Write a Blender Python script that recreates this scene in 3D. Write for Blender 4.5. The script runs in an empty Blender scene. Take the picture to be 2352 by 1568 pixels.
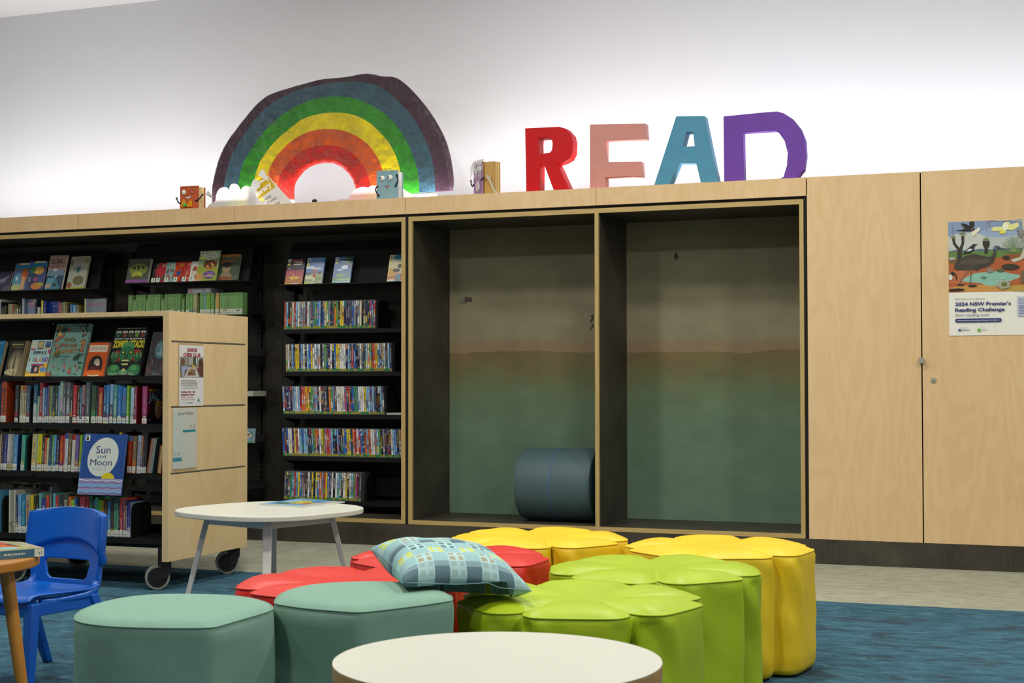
import bpy, math, random
from mathutils import Vector, Matrix, noise
import numpy as np
rnd = random.Random(7)
sc = bpy.context.scene
# ------------------------------------------------------------------ camera
FPX, YAW, PIT, ROL = 3391.05, 0.3644, 0.0278, -0.0012
CAM = Vector((0, -8.5, 1.0326))
_c, _s = math.cos(YAW), math.sin(YAW)
VF = Vector((-_s*math.cos(PIT), _c*math.cos(PIT), math.sin(PIT)))
_R = Vector((_c, _s, 0)); _U = _R.cross(VF)
VR = (_R*math.cos(ROL)+_U*math.sin(ROL)).normalized(); VU = VR.cross(VF)
cd = bpy.data.cameras.new('camera'); co = bpy.data.objects.new('camera', cd); sc.collection.objects.link(co)
co.matrix_world = Matrix(((VR.x, VU.x, -VF.x, CAM.x), (VR.y, VU.y, -VF.y, CAM.y), (VR.z, VU.z, -VF.z, CAM.z), (0, 0, 0, 1)))
cd.sensor_width = 36; cd.lens = FPX/2352*36; cd.clip_start = .05; cd.clip_end = 60
cd.dof.use_dof = True; cd.dof.focus_distance = 9.0; cd.dof.aperture_fstop = 14.0
sc.camera = co
# ------------------------------------------------------------------ light
sc.view_settings.view_transform = 'Standard'; sc.view_settings.look = 'None'
sc.view_settings.exposure = 0.0; sc.view_settings.gamma = 1.0; sc.view_settings.use_curve_mapping = False
wd = bpy.data.worlds.new('world'); sc.world = wd; wd.use_nodes = True
wd.node_tree.nodes['Background'].inputs[0].default_value = (.95, .97, .88, 1)
wd.node_tree.nodes['Background'].inputs[1].default_value = .13
def area(name, loc, tgt, energy, sx, sy=None, col=(1, 1, 1), spread=math.pi):
    l = bpy.data.lights.new(name, 'AREA'); l.energy = energy; l.color = col
    l.shape = 'RECTANGLE' if sy else 'DISK'; l.size = sx; l.spread = spread
    if sy: l.size_y = sy
    o = bpy.data.objects.new(name, l); sc.collection.objects.link(o); o.location = loc
    d = Vector(tgt)-Vector(loc); o.rotation_euler = d.to_track_quat('-Z', 'Y').to_euler(); return o
WARM = (1, .975, .885)
# ceiling downlights of the room (in front of the joinery) and the daylight side on the right
for k, (x, y, e) in enumerate([(-6.2, -2.6, 52), (-3.6, -2.4, 60), (-1.6, -1.9, 58), (.9, -2.6, 75), (-4.6, -5.2, 75), (-1.8, -5.4, 80), (1.2, -5.4, 80), (-2, -8.4, 60)]):
    area('ceiling_downlight', (x, y, 3.75), (x, y, 0), e*.78, .34, col=WARM)
area('daylight_side', (5.0, -6.5, 2.3), (-2.4, 0, .9), 50, 1.6, 1.6, col=(1, .98, .92))
# cove light strip lying on top of the joinery behind the display, shining up the wall
area('cove_light', (-3.5, .262, 2.222), (-3.5, .50, 2.922), 51, 9.2, .03, col=(.97, .96, 1), spread=math.radians(170))
# ------------------------------------------------------------------ helpers
def at(u, v, **k):
    d = VF+VR*((u-1176)/FPX)+VU*((784-v)/FPX)
    a, val = list(k.items())[0]; i = 'xyz'.index(a)
    return CAM+d*((val-CAM[i])/d[i])
def lin(h):
    if isinstance(h, (tuple, list)): return tuple(h)
    h = h.lstrip('#'); v = [int(h[i:i+2], 16)/255 for i in (0, 2, 4)]
    return tuple(x/12.92 if x <= .04045 else ((x+.055)/1.055)**2.4 for x in v)
MATS = {}
def nodes(name):
    m = bpy.data.materials.new(name); m.use_nodes = True; MATS[name] = m
    nt = m.node_tree; return m, nt, nt.nodes['Principled BSDF']
def N(nt, t, **k):
    n = nt.nodes.new(t)
    for a, b in k.items(): setattr(n, a, b)
    return n
def coords(nt, scale=(1, 1, 1), kind='Object'):
    tc = N(nt, 'ShaderNodeTexCoord'); mp = N(nt, 'ShaderNodeMapping'); mp.inputs['Scale'].default_value = scale
    nt.links.new(tc.outputs[kind], mp.inputs[0]); return mp.outputs[0]
def bump(nt, b, fac, strength=.2, dist=.002):
    bp = N(nt, 'ShaderNodeBump'); bp.inputs['Strength'].default_value = strength; bp.inputs['Distance'].default_value = dist
    nt.links.new(fac, bp.inputs['Height']); nt.links.new(bp.outputs[0], b.inputs['Normal'])
def ramp(nt, fac, stops):
    r = N(nt, 'ShaderNodeValToRGB'); e = r.color_ramp.elements
    while len(e) < len(stops): e.new(.5)
    for k, (p, c) in enumerate(stops): e[k].position = p; e[k].color = (*lin(c), 1)
    nt.links.new(fac, r.inputs[0]); return r.outputs[0]
def noisef(nt, vec, scale, detail=4, rough=.6, dist=0):
    n = N(nt, 'ShaderNodeTexNoise'); n.inputs['Scale'].default_value = scale; n.inputs['Detail'].default_value = detail
    n.inputs['Roughness'].default_value = rough; n.inputs['Distortion'].default_value = dist
    nt.links.new(vec, n.inputs['Vector']); return n.outputs['Fac']
def shade(h, f):
    return tuple(min(1, x*f) for x in lin(h))
def mplain(name, col, rough=.5, var=.06, nscale=30, metal=0, bmp=.1, bscale=200, coat=0, spec=.5, bdist=.001, emit=None):
    m, nt, b = nodes(name); v = coords(nt)
    c = lin(col); f = noisef(nt, v, nscale)
    nt.links.new(ramp(nt, f, [(.3, tuple(x*(1-var) for x in c)), (.7, tuple(min(1, x*(1+var)) for x in c))]), b.inputs['Base Color'])
    b.inputs['Roughness'].default_value = rough; b.inputs['Metallic'].default_value = metal
    b.inputs['Specular IOR Level'].default_value = spec; b.inputs['Coat Weight'].default_value = coat
    if bmp: bump(nt, b, noisef(nt, v, bscale), bmp, bdist)
    return m
def mcol(name, rough=.4, bmp=.05, bscale=300, coat=0, spec=.5, var=.05, nscale=40, bdist=.001):
    """printed / painted surface: the colour of each face comes from the mesh's Col attribute"""
    m, nt, b = nodes(name); v = coords(nt)
    a = N(nt, 'ShaderNodeAttribute', attribute_name='Col')
    hs = N(nt, 'ShaderNodeHueSaturation')
    mr = N(nt, 'ShaderNodeMapRange'); mr.inputs['To Min'].default_value = 1-var; mr.inputs['To Max'].default_value = 1+var
    nt.links.new(noisef(nt, v, nscale), mr.inputs[0]); nt.links.new(mr.outputs[0], hs.inputs['Value'])
    nt.links.new(a.outputs['Color'], hs.inputs['Color']); nt.links.new(hs.outputs[0], b.inputs['Base Color'])
    b.inputs['Roughness'].default_value = rough; b.inputs['Coat Weight'].default_value = coat; b.inputs['Specular IOR Level'].default_value = spec
    if bmp: bump(nt, b, noisef(nt, v, bscale), bmp, bdist)
    return m
def mbirch(name, c0, c1, rough=.5):
    m, nt, b = nodes(name); v = coords(nt, (2.7, 1, .62)); f1 = noisef(nt, v, 1.25, 4, .5, .35)
    k = N(nt, 'ShaderNodeMath', operation='MULTIPLY'); k.inputs[1].default_value = 70; nt.links.new(f1, k.inputs[0])
    sn = N(nt, 'ShaderNodeMath', operation='SINE'); nt.links.new(k.outputs[0], sn.inputs[0])
    v2 = coords(nt, (1, 1, .05)); f2 = noisef(nt, v2, 130, 3); v3 = coords(nt, (.8, .8, .3)); f3 = noisef(nt, v3, 2.2, 3)
    a1 = N(nt, 'ShaderNodeMath', operation='MULTIPLY_ADD'); a1.inputs[1].default_value = .062; a1.inputs[2].default_value = 0; nt.links.new(sn.outputs[0], a1.inputs[0])
    a2 = N(nt, 'ShaderNodeMath', operation='MULTIPLY_ADD'); a2.inputs[1].default_value = .3; nt.links.new(f2, a2.inputs[0]); nt.links.new(a1.outputs[0], a2.inputs[2])
    a3 = N(nt, 'ShaderNodeMath', operation='MULTIPLY_ADD'); a3.inputs[1].default_value = .5; nt.links.new(f3, a3.inputs[0]); nt.links.new(a2.outputs[0], a3.inputs[2])
    nt.links.new(ramp(nt, a3.outputs[0], [(.18, c0), (.6, c1)]), b.inputs['Base Color'])
    b.inputs['Roughness'].default_value = rough; b.inputs['Specular IOR Level'].default_value = .35
    return m
def mplyedge(name, scale):
    m, nt, b = nodes(name)
    f = noisef(nt, coords(nt, scale), 3, 3)
    nt.links.new(ramp(nt, f, [(.25, '94794a'), (.45, 'b0965f'), (.75, 'c2a972')]), b.inputs['Base Color'])
    b.inputs['Roughness'].default_value = .55
    return m
def mdarkply(name, c0='1c1915', c1='38332c', rough=.42):
    m, nt, b = nodes(name); v = coords(nt, (1, 1, .15)); f = noisef(nt, v, 60, 4)
    v2 = coords(nt); f2 = noisef(nt, v2, 2.5, 2)
    a = N(nt, 'ShaderNodeMath', operation='MULTIPLY_ADD'); nt.links.new(f, a.inputs[0]); a.inputs[1].default_value = .5; nt.links.new(f2, a.inputs[2])
    nt.links.new(ramp(nt, a.outputs[0], [(.5, c0), (1.0, c1)]), b.inputs['Base Color'])
    b.inputs['Roughness'].default_value = rough; b.inputs['Specular IOR Level'].default_value = .4
    bump(nt, b, f, .06, .001); return m
def mleather(name, col, rough=.46):
    m, nt, b = nodes(name); v = coords(nt); c = lin(col)
    f = noisef(nt, v, 5, 3)
    nt.links.new(ramp(nt, f, [(.3, tuple(x*.9 for x in c)), (.7, tuple(min(1, x*1.07) for x in c))]), b.inputs['Base Color'])
    vo = N(nt, 'ShaderNodeTexVoronoi'); vo.inputs['Scale'].default_value = 450; nt.links.new(v, vo.inputs['Vector'])
    bump(nt, b, vo.outputs['Distance'], .12, .0006)
    b.inputs['Roughness'].default_value = rough; b.inputs['Specular IOR Level'].default_value = .4
    return m
def mcarpet(name, kind):
    m, nt, b = nodes(name)
    vs = coords(nt, (2.0, 4.6, 1)); f = noisef(nt, vs, 4.2, 12, .82, .4)
    vb = coords(nt, (1.5, 3.2, 1)); fb = noisef(nt, vb, 2.3, 9, .7, .7)
    vf = coords(nt); ff = noisef(nt, vf, 420, 3)
    if kind == 'grey':
        base = ramp(nt, f, [(.28, '6a695c'), (.42, '8f8f7e'), (.62, 'a7a795'), (.8, 'b3b3a2')])
    else:
        base = ramp(nt, f, [(.28, '1d2f39'), (.42, '2e4c5c'), (.54, '3c6173'), (.70, '547a86')])
    mix = N(nt, 'ShaderNodeMix', data_type='RGBA')
    patch = ramp(nt, fb, [(.545, '000000'), (.585, 'dddddd')]) if kind != 'grey' else ramp(nt, fb, [(.56, '000000'), (.62, '666666')])
    nt.links.new(patch, mix.inputs[0]); nt.links.new(base, mix.inputs[6])
    mix.inputs[7].default_value = (*lin('7d7b70' if kind == 'grey' else '2f3c44'), 1)
    # one tone per carpet tile
    vt = coords(nt, (2, 2, 1)); fl = N(nt, 'ShaderNodeVectorMath', operation='FLOOR'); nt.links.new(vt, fl.inputs[0])
    wn = N(nt, 'ShaderNodeTexWhiteNoise', noise_dimensions='2D'); nt.links.new(fl.outputs[0], wn.inputs['Vector'])
    m2 = N(nt, 'ShaderNodeMath', operation='MULTIPLY_ADD'); m2.inputs[1].default_value = .16; m2.inputs[2].default_value = .82
    nt.links.new(wn.outputs['Value'], m2.inputs[0])
    m3 = N(nt, 'ShaderNodeMath', operation='MULTIPLY_ADD'); m3.inputs[1].default_value = .35; nt.links.new(ff, m3.inputs[0]); nt.links.new(m2.outputs[0], m3.inputs[2])
    hs = N(nt, 'ShaderNodeHueSaturation'); nt.links.new(m3.outputs[0], hs.inputs['Value']); nt.links.new(mix.outputs[2], hs.inputs['Color'])
    nt.links.new(hs.outputs[0], b.inputs['Base Color']); b.inputs['Roughness'].default_value = .95; b.inputs['Specular IOR Level'].default_value = .15
    bump(nt, b, ff, .5, .004); return m
def mmural(name):
    m, nt, b = nodes(name)
    tc = N(nt, 'ShaderNodeTexCoord'); sp = N(nt, 'ShaderNodeSeparateXYZ'); nt.links.new(tc.outputs['Object'], sp.inputs[0])
    v1 = coords(nt, (1.0, 1, .2)); n1 = noisef(nt, v1, 1.7, 3, .5)
    v2 = coords(nt, (1.0, 1, 2.2)); n2 = noisef(nt, v2, 3.5, 6, .6)
    a = N(nt, 'ShaderNodeMath', operation='MULTIPLY_ADD'); a.inputs[1].default_value = .16; nt.links.new(n1, a.inputs[0]); nt.links.new(sp.outputs['Z'], a.inputs[2])
    mr = N(nt, 'ShaderNodeMapRange'); mr.inputs['From Min'].default_value = .1; mr.inputs['From Max'].default_value = 2.3; nt.links.new(a.outputs[0], mr.inputs[0])
    a2 = N(nt, 'ShaderNodeMath', operation='MULTIPLY_ADD'); a2.inputs[1].default_value = .22; nt.links.new(n2, a2.inputs[0]); nt.links.new(sp.outputs['Z'], a2.inputs[2])
    mr2 = N(nt, 'ShaderNodeMapRange'); mr2.inputs['From Min'].default_value = .1; mr2.inputs['From Max'].default_value = 2.3; nt.links.new(a2.outputs[0], mr2.inputs[0])
    low = ramp(nt, mr2.outputs[0], [(.0, '667f6f'), (.34, '677e69'), (.44, '6a7a5e'), (.50, '706f4d'), (.56, '776648')])
    up = ramp(nt, mr.outputs[0], [(.0, '000000'), (.548, '000000'), (.549, 'ffffff'), (1, 'ffffff')])
    sky = ramp(nt, mr.outputs[0], [(.52, '8a7258'), (.545, '80644c'), (.553, '927a60'), (.575, '8b7a60'), (.590, '8b836b'), (.8, '88826a'), (.93, '827c64'), (1, '7c765f')])
    sc1 = ramp(nt, mr.outputs[0], [(.548, '000000'), (.556, 'ffffff')])
    mix = N(nt, 'ShaderNodeMix', data_type='RGBA'); nt.links.new(sc1, mix.inputs[0]); nt.links.new(low, mix.inputs[6]); nt.links.new(sky, mix.inputs[7])
    # white foam line under the far ridge
    ln = ramp(nt, mr.outputs[0], [(.5475, '000000'), (.5495, 'ffffff'), (.5515, '000000')])
    mx2 = N(nt, 'ShaderNodeMix', data_type='RGBA'); h = N(nt, 'ShaderNodeMath', operation='MULTIPLY'); h.inputs[1].default_value = .45
    nt.links.new(ln, h.inputs[0]); nt.links.new(h.outputs[0], mx2.inputs[0]); nt.links.new(mix.outputs[2], mx2.inputs[6]); mx2.inputs[7].default_value = (*lin('c9bda6'), 1)
    hv = N(nt, 'ShaderNodeHueSaturation'); vm = coords(nt, (1, 1, 1.8)); vr = N(nt, 'ShaderNodeMapRange'); vr.inputs['From Min'].default_value = .3; vr.inputs['From Max'].default_value = .7; vr.inputs['To Min'].default_value = .84; vr.inputs['To Max'].default_value = 1.08; nt.links.new(noisef(nt, vm, 3.4, 9, .62), vr.inputs[0]); nt.links.new(vr.outputs[0], hv.inputs['Value']); nt.links.new(mx2.outputs[2], hv.inputs['Color']); nt.links.new(hv.outputs[0], b.inputs['Base Color']); b.inputs['Roughness'].default_value = .7; b.inputs['Specular IOR Level'].default_value = .2
    vf = coords(nt); bump(nt, b, noisef(nt, vf, 500), .08, .001); return m

mplain('wall_paint', 'dfe0e5', .85, .01, 3, bmp=.05, bscale=120)
mplain('ceiling_paint', 'f2f1ef', .9, .01, 3, bmp=.03)
mbirch('birch', 'd0ad7e', 'dfc297')
mbirch('birch_pale', 'c9ad7e', 'dac094')
mplyedge('ply_edge', (1.5, 80, 80)); mplyedge('ply_edge_upright', (80, 80, 1.5))
mdarkply('dark_ply'); mdarkply('dark_lining', '2a2722', '4c463d', .5)
mplain('black_metal', '0f0f0f', .7, .1, 40, bmp=.15, bscale=900, spec=.3)
mplain('black_gap', '0c0b0a', .8, .1)
mcarpet('carpet_grey', 'grey'); mcarpet('carpet_blue', 'blue'); mmural('mural')
mcol('print_gloss', .28, .03, coat=.15); mcol('print_matte', .6); mcol('fabric_print', .9, .5, 900, spec=.15, bdist=.002)
mcol('paper_pages', .9, .4, 700, spec=.1)
mcol('plastic_case', .2, .02)
mplain('white_table', 'cfcfc4', .35, .01, 6, bmp=.02)
mplain('white_metal', 'd4d2cf', .35, .02, 20, bmp=.03)
mplain('chrome', 'b4b0a6', .3, .05, 60, metal=.45, bmp=.03)
mplain('blue_plastic', '0056b6', .3, .03, 10, bmp=.1, bscale=900, spec=.5)
mplain('rubber_black', '111111', .5, .1); mplain('tyre_grey', '85877d', .55, .05)
mplain('wood_orange', 'a9742c', .4, .1, 12, bmp=.05)
mleather('leather_green', 'a3bb1a'); mleather('leather_yellow', 'e8c422'); mleather('leather_red', 'cf2a1e', .45)
mplain('teal_fabric', '7d9f90', .85, .04, 30, bmp=.35, bscale=1500, spec=.2, bdist=.0015)
mplain('roller_vinyl', '42595f', .55, .06, 60, bmp=.3, bscale=1200, bdist=.0015)
mplain('blue_thread', '3a6fc0', .6)
mplain('screw', 'a08060', .3, metal=.8)
mplain('paper_white', 'f4f4f4', .8, .01, 10, bmp=.05)
_m = mplain('card_translucent', 'f4f4f6', .8, .01, 10, bmp=.03)
_nt = _m.node_tree; _tr = N(_nt, 'ShaderNodeBsdfTranslucent'); _tr.inputs[0].default_value = (.9, .9, .93, 1); _mx = N(_nt, 'ShaderNodeMixShader'); _mx.inputs[0].default_value = .75
_nt.links.new(_nt.nodes['Principled BSDF'].outputs[0], _mx.inputs[1]); _nt.links.new(_tr.outputs[0], _mx.inputs[2]); _nt.links.new(_mx.outputs[0], _nt.nodes['Material Output'].inputs[0])
mplain('yarn', 'e6e4e4', .9, .03, 100, bmp=.5)
mplain('eye_white', 'eeeeea', .18, .01, bmp=0); mplain('ink_black', '1a1616', .6)
mplain('felt_orange', 'd98e0c', .9, .06, 80, bmp=.4); mplain('pompom_green', '5cb84c', .95, .15, 200, bmp=.8, bdist=.004)
for nm, c in dict(letter_red='c4000c', letter_pink='c98a82', letter_blue='4c8cab', letter_purple='6a3fa0').items(): mplain(nm, c, .5, .05, 8, bmp=.35, bscale=14, bdist=.004, spec=.25)
def mcrumple(name, c):
    m, nt, b = nodes(name); v = coords(nt); cc = lin(c)
    f = noisef(nt, v, 7, 5, .7); sp = noisef(nt, v, 260, 2, .8)
    base = ramp(nt, f, [(.3, tuple(x*.72 for x in cc)), (.7, tuple(min(1, x*1.25) for x in cc))])
    spk = ramp(nt, sp, [(.76, '000000'), (.80, 'ffffff')])
    mix = N(nt, 'ShaderNodeMix', data_type='RGBA'); nt.links.new(spk, mix.inputs[0]); nt.links.new(base, mix.inputs[6]); mix.inputs[7].default_value = (.55, .6, .6, 1)
    nt.links.new(mix.outputs[2], b.inputs['Base Color'])
    vd = coords(nt, (1, 1, 1)); f2 = noisef(nt, vd, 14, 4, .55, 1.5); vo = N(nt, 'ShaderNodeTexVoronoi', feature='DISTANCE_TO_EDGE'); vo.inputs['Scale'].default_value = 11; nt.links.new(vd, vo.inputs['Vector']); q1 = N(nt, 'ShaderNodeMath', operation='MINIMUM'); q1.inputs[1].default_value = .12; nt.links.new(vo.outputs['Distance'], q1.inputs[0]); q2 = N(nt, 'ShaderNodeMath', operation='MULTIPLY_ADD'); q2.inputs[1].default_value = 2.2; nt.links.new(q1.outputs[0], q2.inputs[0]); nt.links.new(f2, q2.inputs[2]); bump(nt, b, q2.outputs[0], .5, .010)
    b.inputs['Roughness'].default_value = .42; b.inputs['Specular IOR Level'].default_value = .5
for nm, c in dict(purple='3a2232', slate='2f4f5e', green='257d14', yellow='ceba00', orange='b84a10', red='a8180c').items(): mcrumple('rainbow_'+nm, c)

class MB:
    def __init__(s): s.v = []; s.f = []; s.c = []
    def face(s, pts, col='ffffff'):
        n = len(s.v); s.v += [tuple(p) for p in pts]; s.f.append(tuple(range(n, n+len(pts)))); s.c.append(lin(col)); return s
    def add(s, vs, fs, col='ffffff'):
        n = len(s.v); s.v += [tuple(p) for p in vs]; c = lin(col)
        for f in fs: s.f.append(tuple(i+n for i in f)); s.c.append(c)
        return s
    def box(s, x0, x1, y0, y1, z0, z1, col='ffffff', cols=None):
        vs = [(x, y, z) for z in (z0, z1) for y in (y0, y1) for x in (x0, x1)]
        fs = [(0, 2, 3, 1), (4, 5, 7, 6), (0, 1, 5, 4), (2, 6, 7, 3), (0, 4, 6, 2), (1, 3, 7, 5)]  # bottom top front back left right
        n = len(s.v); s.v += vs
        for k, f in enumerate(fs): s.f.append(tuple(i+n for i in f)); s.c.append(lin((cols or {}).get(k, col)))
        return s
    def tube(s, p0, p1, r0, r1=None, col='ffffff', n=12, cap=True):
        r1 = r0 if r1 is None else r1; p0 = Vector(p0); p1 = Vector(p1); d = (p1-p0).normalized()
        a = d.orthogonal().normalized(); b = d.cross(a); vs = []
        for p, r in ((p0, r0), (p1, r1)):
            for k in range(n): t = 2*math.pi*k/n; vs.append(p+(a*math.cos(t)+b*math.sin(t))*r)
        fs = [(k, (k+1) % n, n+(k+1) % n, n+k) for k in range(n)]
        if cap: fs += [tuple(range(n))[::-1], tuple(range(n, 2*n))]
        return s.add(vs, fs, col)
    def path(s, pts, r, col='ffffff', n=8, closed=False, rs=None):
        P = [Vector(p) for p in pts]; m = len(P); vs = []; a = None
        for i in range(m):
            if closed: d = (P[(i+1) % m]-P[i-1]).normalized()
            else: d = (P[min(i+1, m-1)]-P[max(i-1, 0)]).normalized()
            if a is None: a = d.orthogonal().normalized()
            a = (a-d*a.dot(d)).normalized(); b = d.cross(a); rr = rs[i] if rs else r
            for k in range(n): t = 2*math.pi*k/n; vs.append(P[i]+(a*math.cos(t)+b*math.sin(t))*rr)
        fs = [(i*n+k, i*n+(k+1) % n, ((i+1) % m)*n+(k+1) % n, ((i+1) % m)*n+k) for i in range(m if closed else m-1) for k in range(n)]
        if not closed: fs += [tuple(range(n))[::-1], tuple(range((m-1)*n, m*n))]
        return s.add(vs, fs, col)
    def ball(s, c, r, col='ffffff', n=16, m=10, sx=1, sy=1, sz=1):
        vs = []; fs = []
        for i in range(m+1):
            ph = math.pi*i/m
            for k in range(n): t = 2*math.pi*k/n; vs.append((c[0]+r*sx*math.sin(ph)*math.cos(t), c[1]+r*sy*math.sin(ph)*math.sin(t), c[2]+r*sz*math.cos(ph)))
        for i in range(m):
            for k in range(n): fs.append((i*n+k, (i+1)*n+k, (i+1)*n+(k+1) % n, i*n+(k+1) % n))
        return s.add(vs, fs, col)
    def prism(s, poly, axis, a0, a1, col='ffffff'):
        """extrude a 2-D polygon along an axis (x, y or z); poly coordinates are the other two in order"""
        def P(p, a): return {'x': (a, p[0], p[1]), 'y': (p[0], a, p[1]), 'z': (p[0], p[1], a)}[axis]
        n = len(poly); vs = [P(p, a0) for p in poly]+[P(p, a1) for p in poly]
        fs = [tuple(range(n))[::-1], tuple(range(n, 2*n))]+[(k, (k+1) % n, n+(k+1) % n, n+k) for k in range(n)]
        return s.add(vs, fs, col)
    def build(s, name, mat, parent=None, smooth=False, bevel=0, loc=None, rot=None, sub=0, solid=0, recalc=False):
        me = bpy.data.meshes.new(name); me.from_pydata(s.v, [], s.f)
        a = me.color_attributes.new('Col', 'FLOAT_COLOR', 'CORNER')
        arr = np.empty((len(me.loops), 4), np.float32); i = 0
        cnt = [len(f) for f in s.f]; arr[:, :3] = np.repeat(np.array(s.c, np.float32), cnt, axis=0); arr[:, 3] = 1
        a.data.foreach_set('color', arr.ravel())
        me.materials.append(MATS[mat] if isinstance(mat, str) else mat)
        if recalc:
            import bmesh
            bm = bmesh.new(); bm.from_mesh(me); bmesh.ops.remove_doubles(bm, verts=bm.verts, dist=1e-5); bmesh.ops.recalc_face_normals(bm, faces=bm.faces); bm.to_mesh(me); bm.free()
        if smooth:
            me.polygons.foreach_set('use_smooth', [True]*len(me.polygons))
            if smooth != 'all': me.set_sharp_from_angle(angle=math.radians(40))
        o = bpy.data.objects.new(name, me); sc.collection.objects.link(o)
        if parent is not None: o.parent = parent
        if loc is not None: o.location = loc
        if rot is not None: o.rotation_euler = rot
        if solid: q = o.modifiers.new('s', 'SOLIDIFY'); q.thickness = solid; q.offset = 0
        if sub: q = o.modifiers.new('u', 'SUBSURF'); q.levels = sub; q.render_levels = sub
        if bevel: q = o.modifiers.new('b', 'BEVEL'); q.width = bevel; q.segments = 2; q.limit_method = 'ANGLE'
        return o
def bx(name, mat, x0, x1, y0, y1, z0, z1, parent=None, bevel=0, col='ffffff'):
    return MB().box(x0, x1, y0, y1, z0, z1, col).build(name, mat, parent, bevel=bevel)
def tag(o, label, cat, group=None, kind=None):
    o['label'] = label; o['category'] = cat
    if group: o['group'] = group
    if kind: o['kind'] = kind
    return o
def thing(name, label, cat, loc=(0, 0, 0), rz=0, group=None):
    o = bpy.data.objects.new(name, None); sc.collection.objects.link(o); o.location = loc; o.rotation_euler = (0, 0, rz)
    o.empty_display_size = .05; return tag(o, label, cat, group)
def struct(o): o['kind'] = 'structure'; return o
def keep(o, parent):
    """parent o (built in world coordinates) to an Empty without moving it"""
    bpy.context.view_layer.update(); o.parent = parent; o.matrix_parent_inverse = parent.matrix_world.inverted(); return o
# text as triangles (x right, y up), cached
_tc = {}
def textgeo(body, bold=0, shear=0):
    k = (body, bold, shear)
    if k not in _tc:
        cu = bpy.data.curves.new('t', 'FONT'); cu.body = body; cu.size = 1; cu.offset = bold; cu.shear = shear; cu.resolution_u = 3; cu.fill_mode = 'BOTH'
        ob = bpy.data.objects.new('t', cu); me = ob.to_mesh()
        vs = [tuple(v.co) for v in me.vertices]; fs = [tuple(p.vertices) for p in me.polygons]
        ob.to_mesh_clear(); bpy.data.objects.remove(ob); bpy.data.curves.remove(cu)
        xs = [v[0] for v in vs] or [0]; ys = [v[1] for v in vs] or [0]
        _tc[k] = ([(v[0]-min(xs), v[1], 0) for v in vs], fs, max(xs)-min(xs), max(ys), min(ys))
    return _tc[k]
class Art:
    """shapes drawn on a four-cornered sheet: BL, BR, TR, TL; local coordinates 0..1; or any frame set with win()"""
    def __init__(s, mb, BL, BR, TR, TL, out=None, lift=.0006):
        s.mb = mb; s.q = [Vector(p) for p in (BL, BR, TR, TL)]; s.l = 1; s.lift = lift
        n = (s.q[1]-s.q[0]).cross(s.q[3]-s.q[0]).normalized(); s.n = n; s.w = (0, 0, 1, 1)
    def win(s, x0, y0, x1, y1): s.w = (x0, y0, x1, y1); return s    # y0 bottom, y1 top (picture coordinates allowed: y0 > y1)
    def P(s, x, y):
        a = (x-s.w[0])/(s.w[2]-s.w[0]); b = (y-s.w[1])/(s.w[3]-s.w[1]); q = s.q; a = min(1, max(0, a)); b = min(1, max(0, b))
        return (q[0]*(1-a)+q[1]*a)*(1-b)+(q[3]*(1-a)+q[2]*a)*b+s.n*(s.lift*s.l)
    def up(s): s.l += .12; return s
    def rect(s, x0, y0, x1, y1, c): s.up(); s.mb.face([s.P(x0, y0), s.P(x1, y0), s.P(x1, y1), s.P(x0, y1)], c); return s
    def poly(s, pts, c): 
        s.up(); 
        from mathutils.geometry import tessellate_polygon
        P = [s.P(*p) for p in pts]; t = tessellate_polygon([[Vector((p[0], p[1], 0)) for p in pts]])
        s.mb.add(P, t, c); return s
    def ell(s, cx, cy, rx, ry, c, n=14, a0=0, a1=2*math.pi, rot=0):
        s.up(); cr, sr = math.cos(rot), math.sin(rot); pts = []
        full = abs(a1-a0) > 6.28
        for k in range(n if full else n+1):
            t = a0+(a1-a0)*k/n; x, y = rx*math.cos(t), ry*math.sin(t); pts.append(s.P(cx+x*cr-y*sr, cy+x*sr+y*cr))
        s.mb.face(pts, c); return s
    def line(s, pts, w, c, asp=1.0):
        s.up(); P = [s.P(*p) for p in pts]
        for a, b in zip(P, P[1:]):
            d = (b-a); 
            if d.length < 1e-7: continue
            t = d.cross(s.n).normalized()*w/2; s.mb.face([a-t, b-t, b+t, a+t], c)
        return s
    def text(s, body, x0, y0, x1, y1, c, bold=0, shear=0, asc=True):
        """text filling the box x0..x1, baseline y0, cap height to y1"""
        vs, fs, w, top, bot = textgeo(body, bold, shear); s.up()
        if not fs: return s
        H = textgeo('H', bold)[3]
        sx = (x1-x0)/w; sy = (y1-y0)/H
        s.mb.add([s.P(x0+v[0]*sx, y0+v[1]*sy) for v in vs], fs, c); return s
    def marks(s, x0, y0, x1, y1, c, rows=3, seed=0, gap=.45):
        """rows of tiny print too small to read"""
        r = random.Random(seed); s.up()
        for k in range(rows):
            yy = y1+(y0-y1)*(k+.5)/rows; h = (y0-y1)/rows*(1-gap)/2; x = x0; end = x1-(x1-x0)*r.random()*.25
            while x < end:
                w = (x1-x0)*(.04+.09*r.random()); e = min(x+w, end)
                s.mb.face([s.P(x, yy+h), s.P(e, yy+h), s.P(e, yy-h), s.P(x, yy-h)], c); x = e+(x1-x0)*.025
        return s
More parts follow.
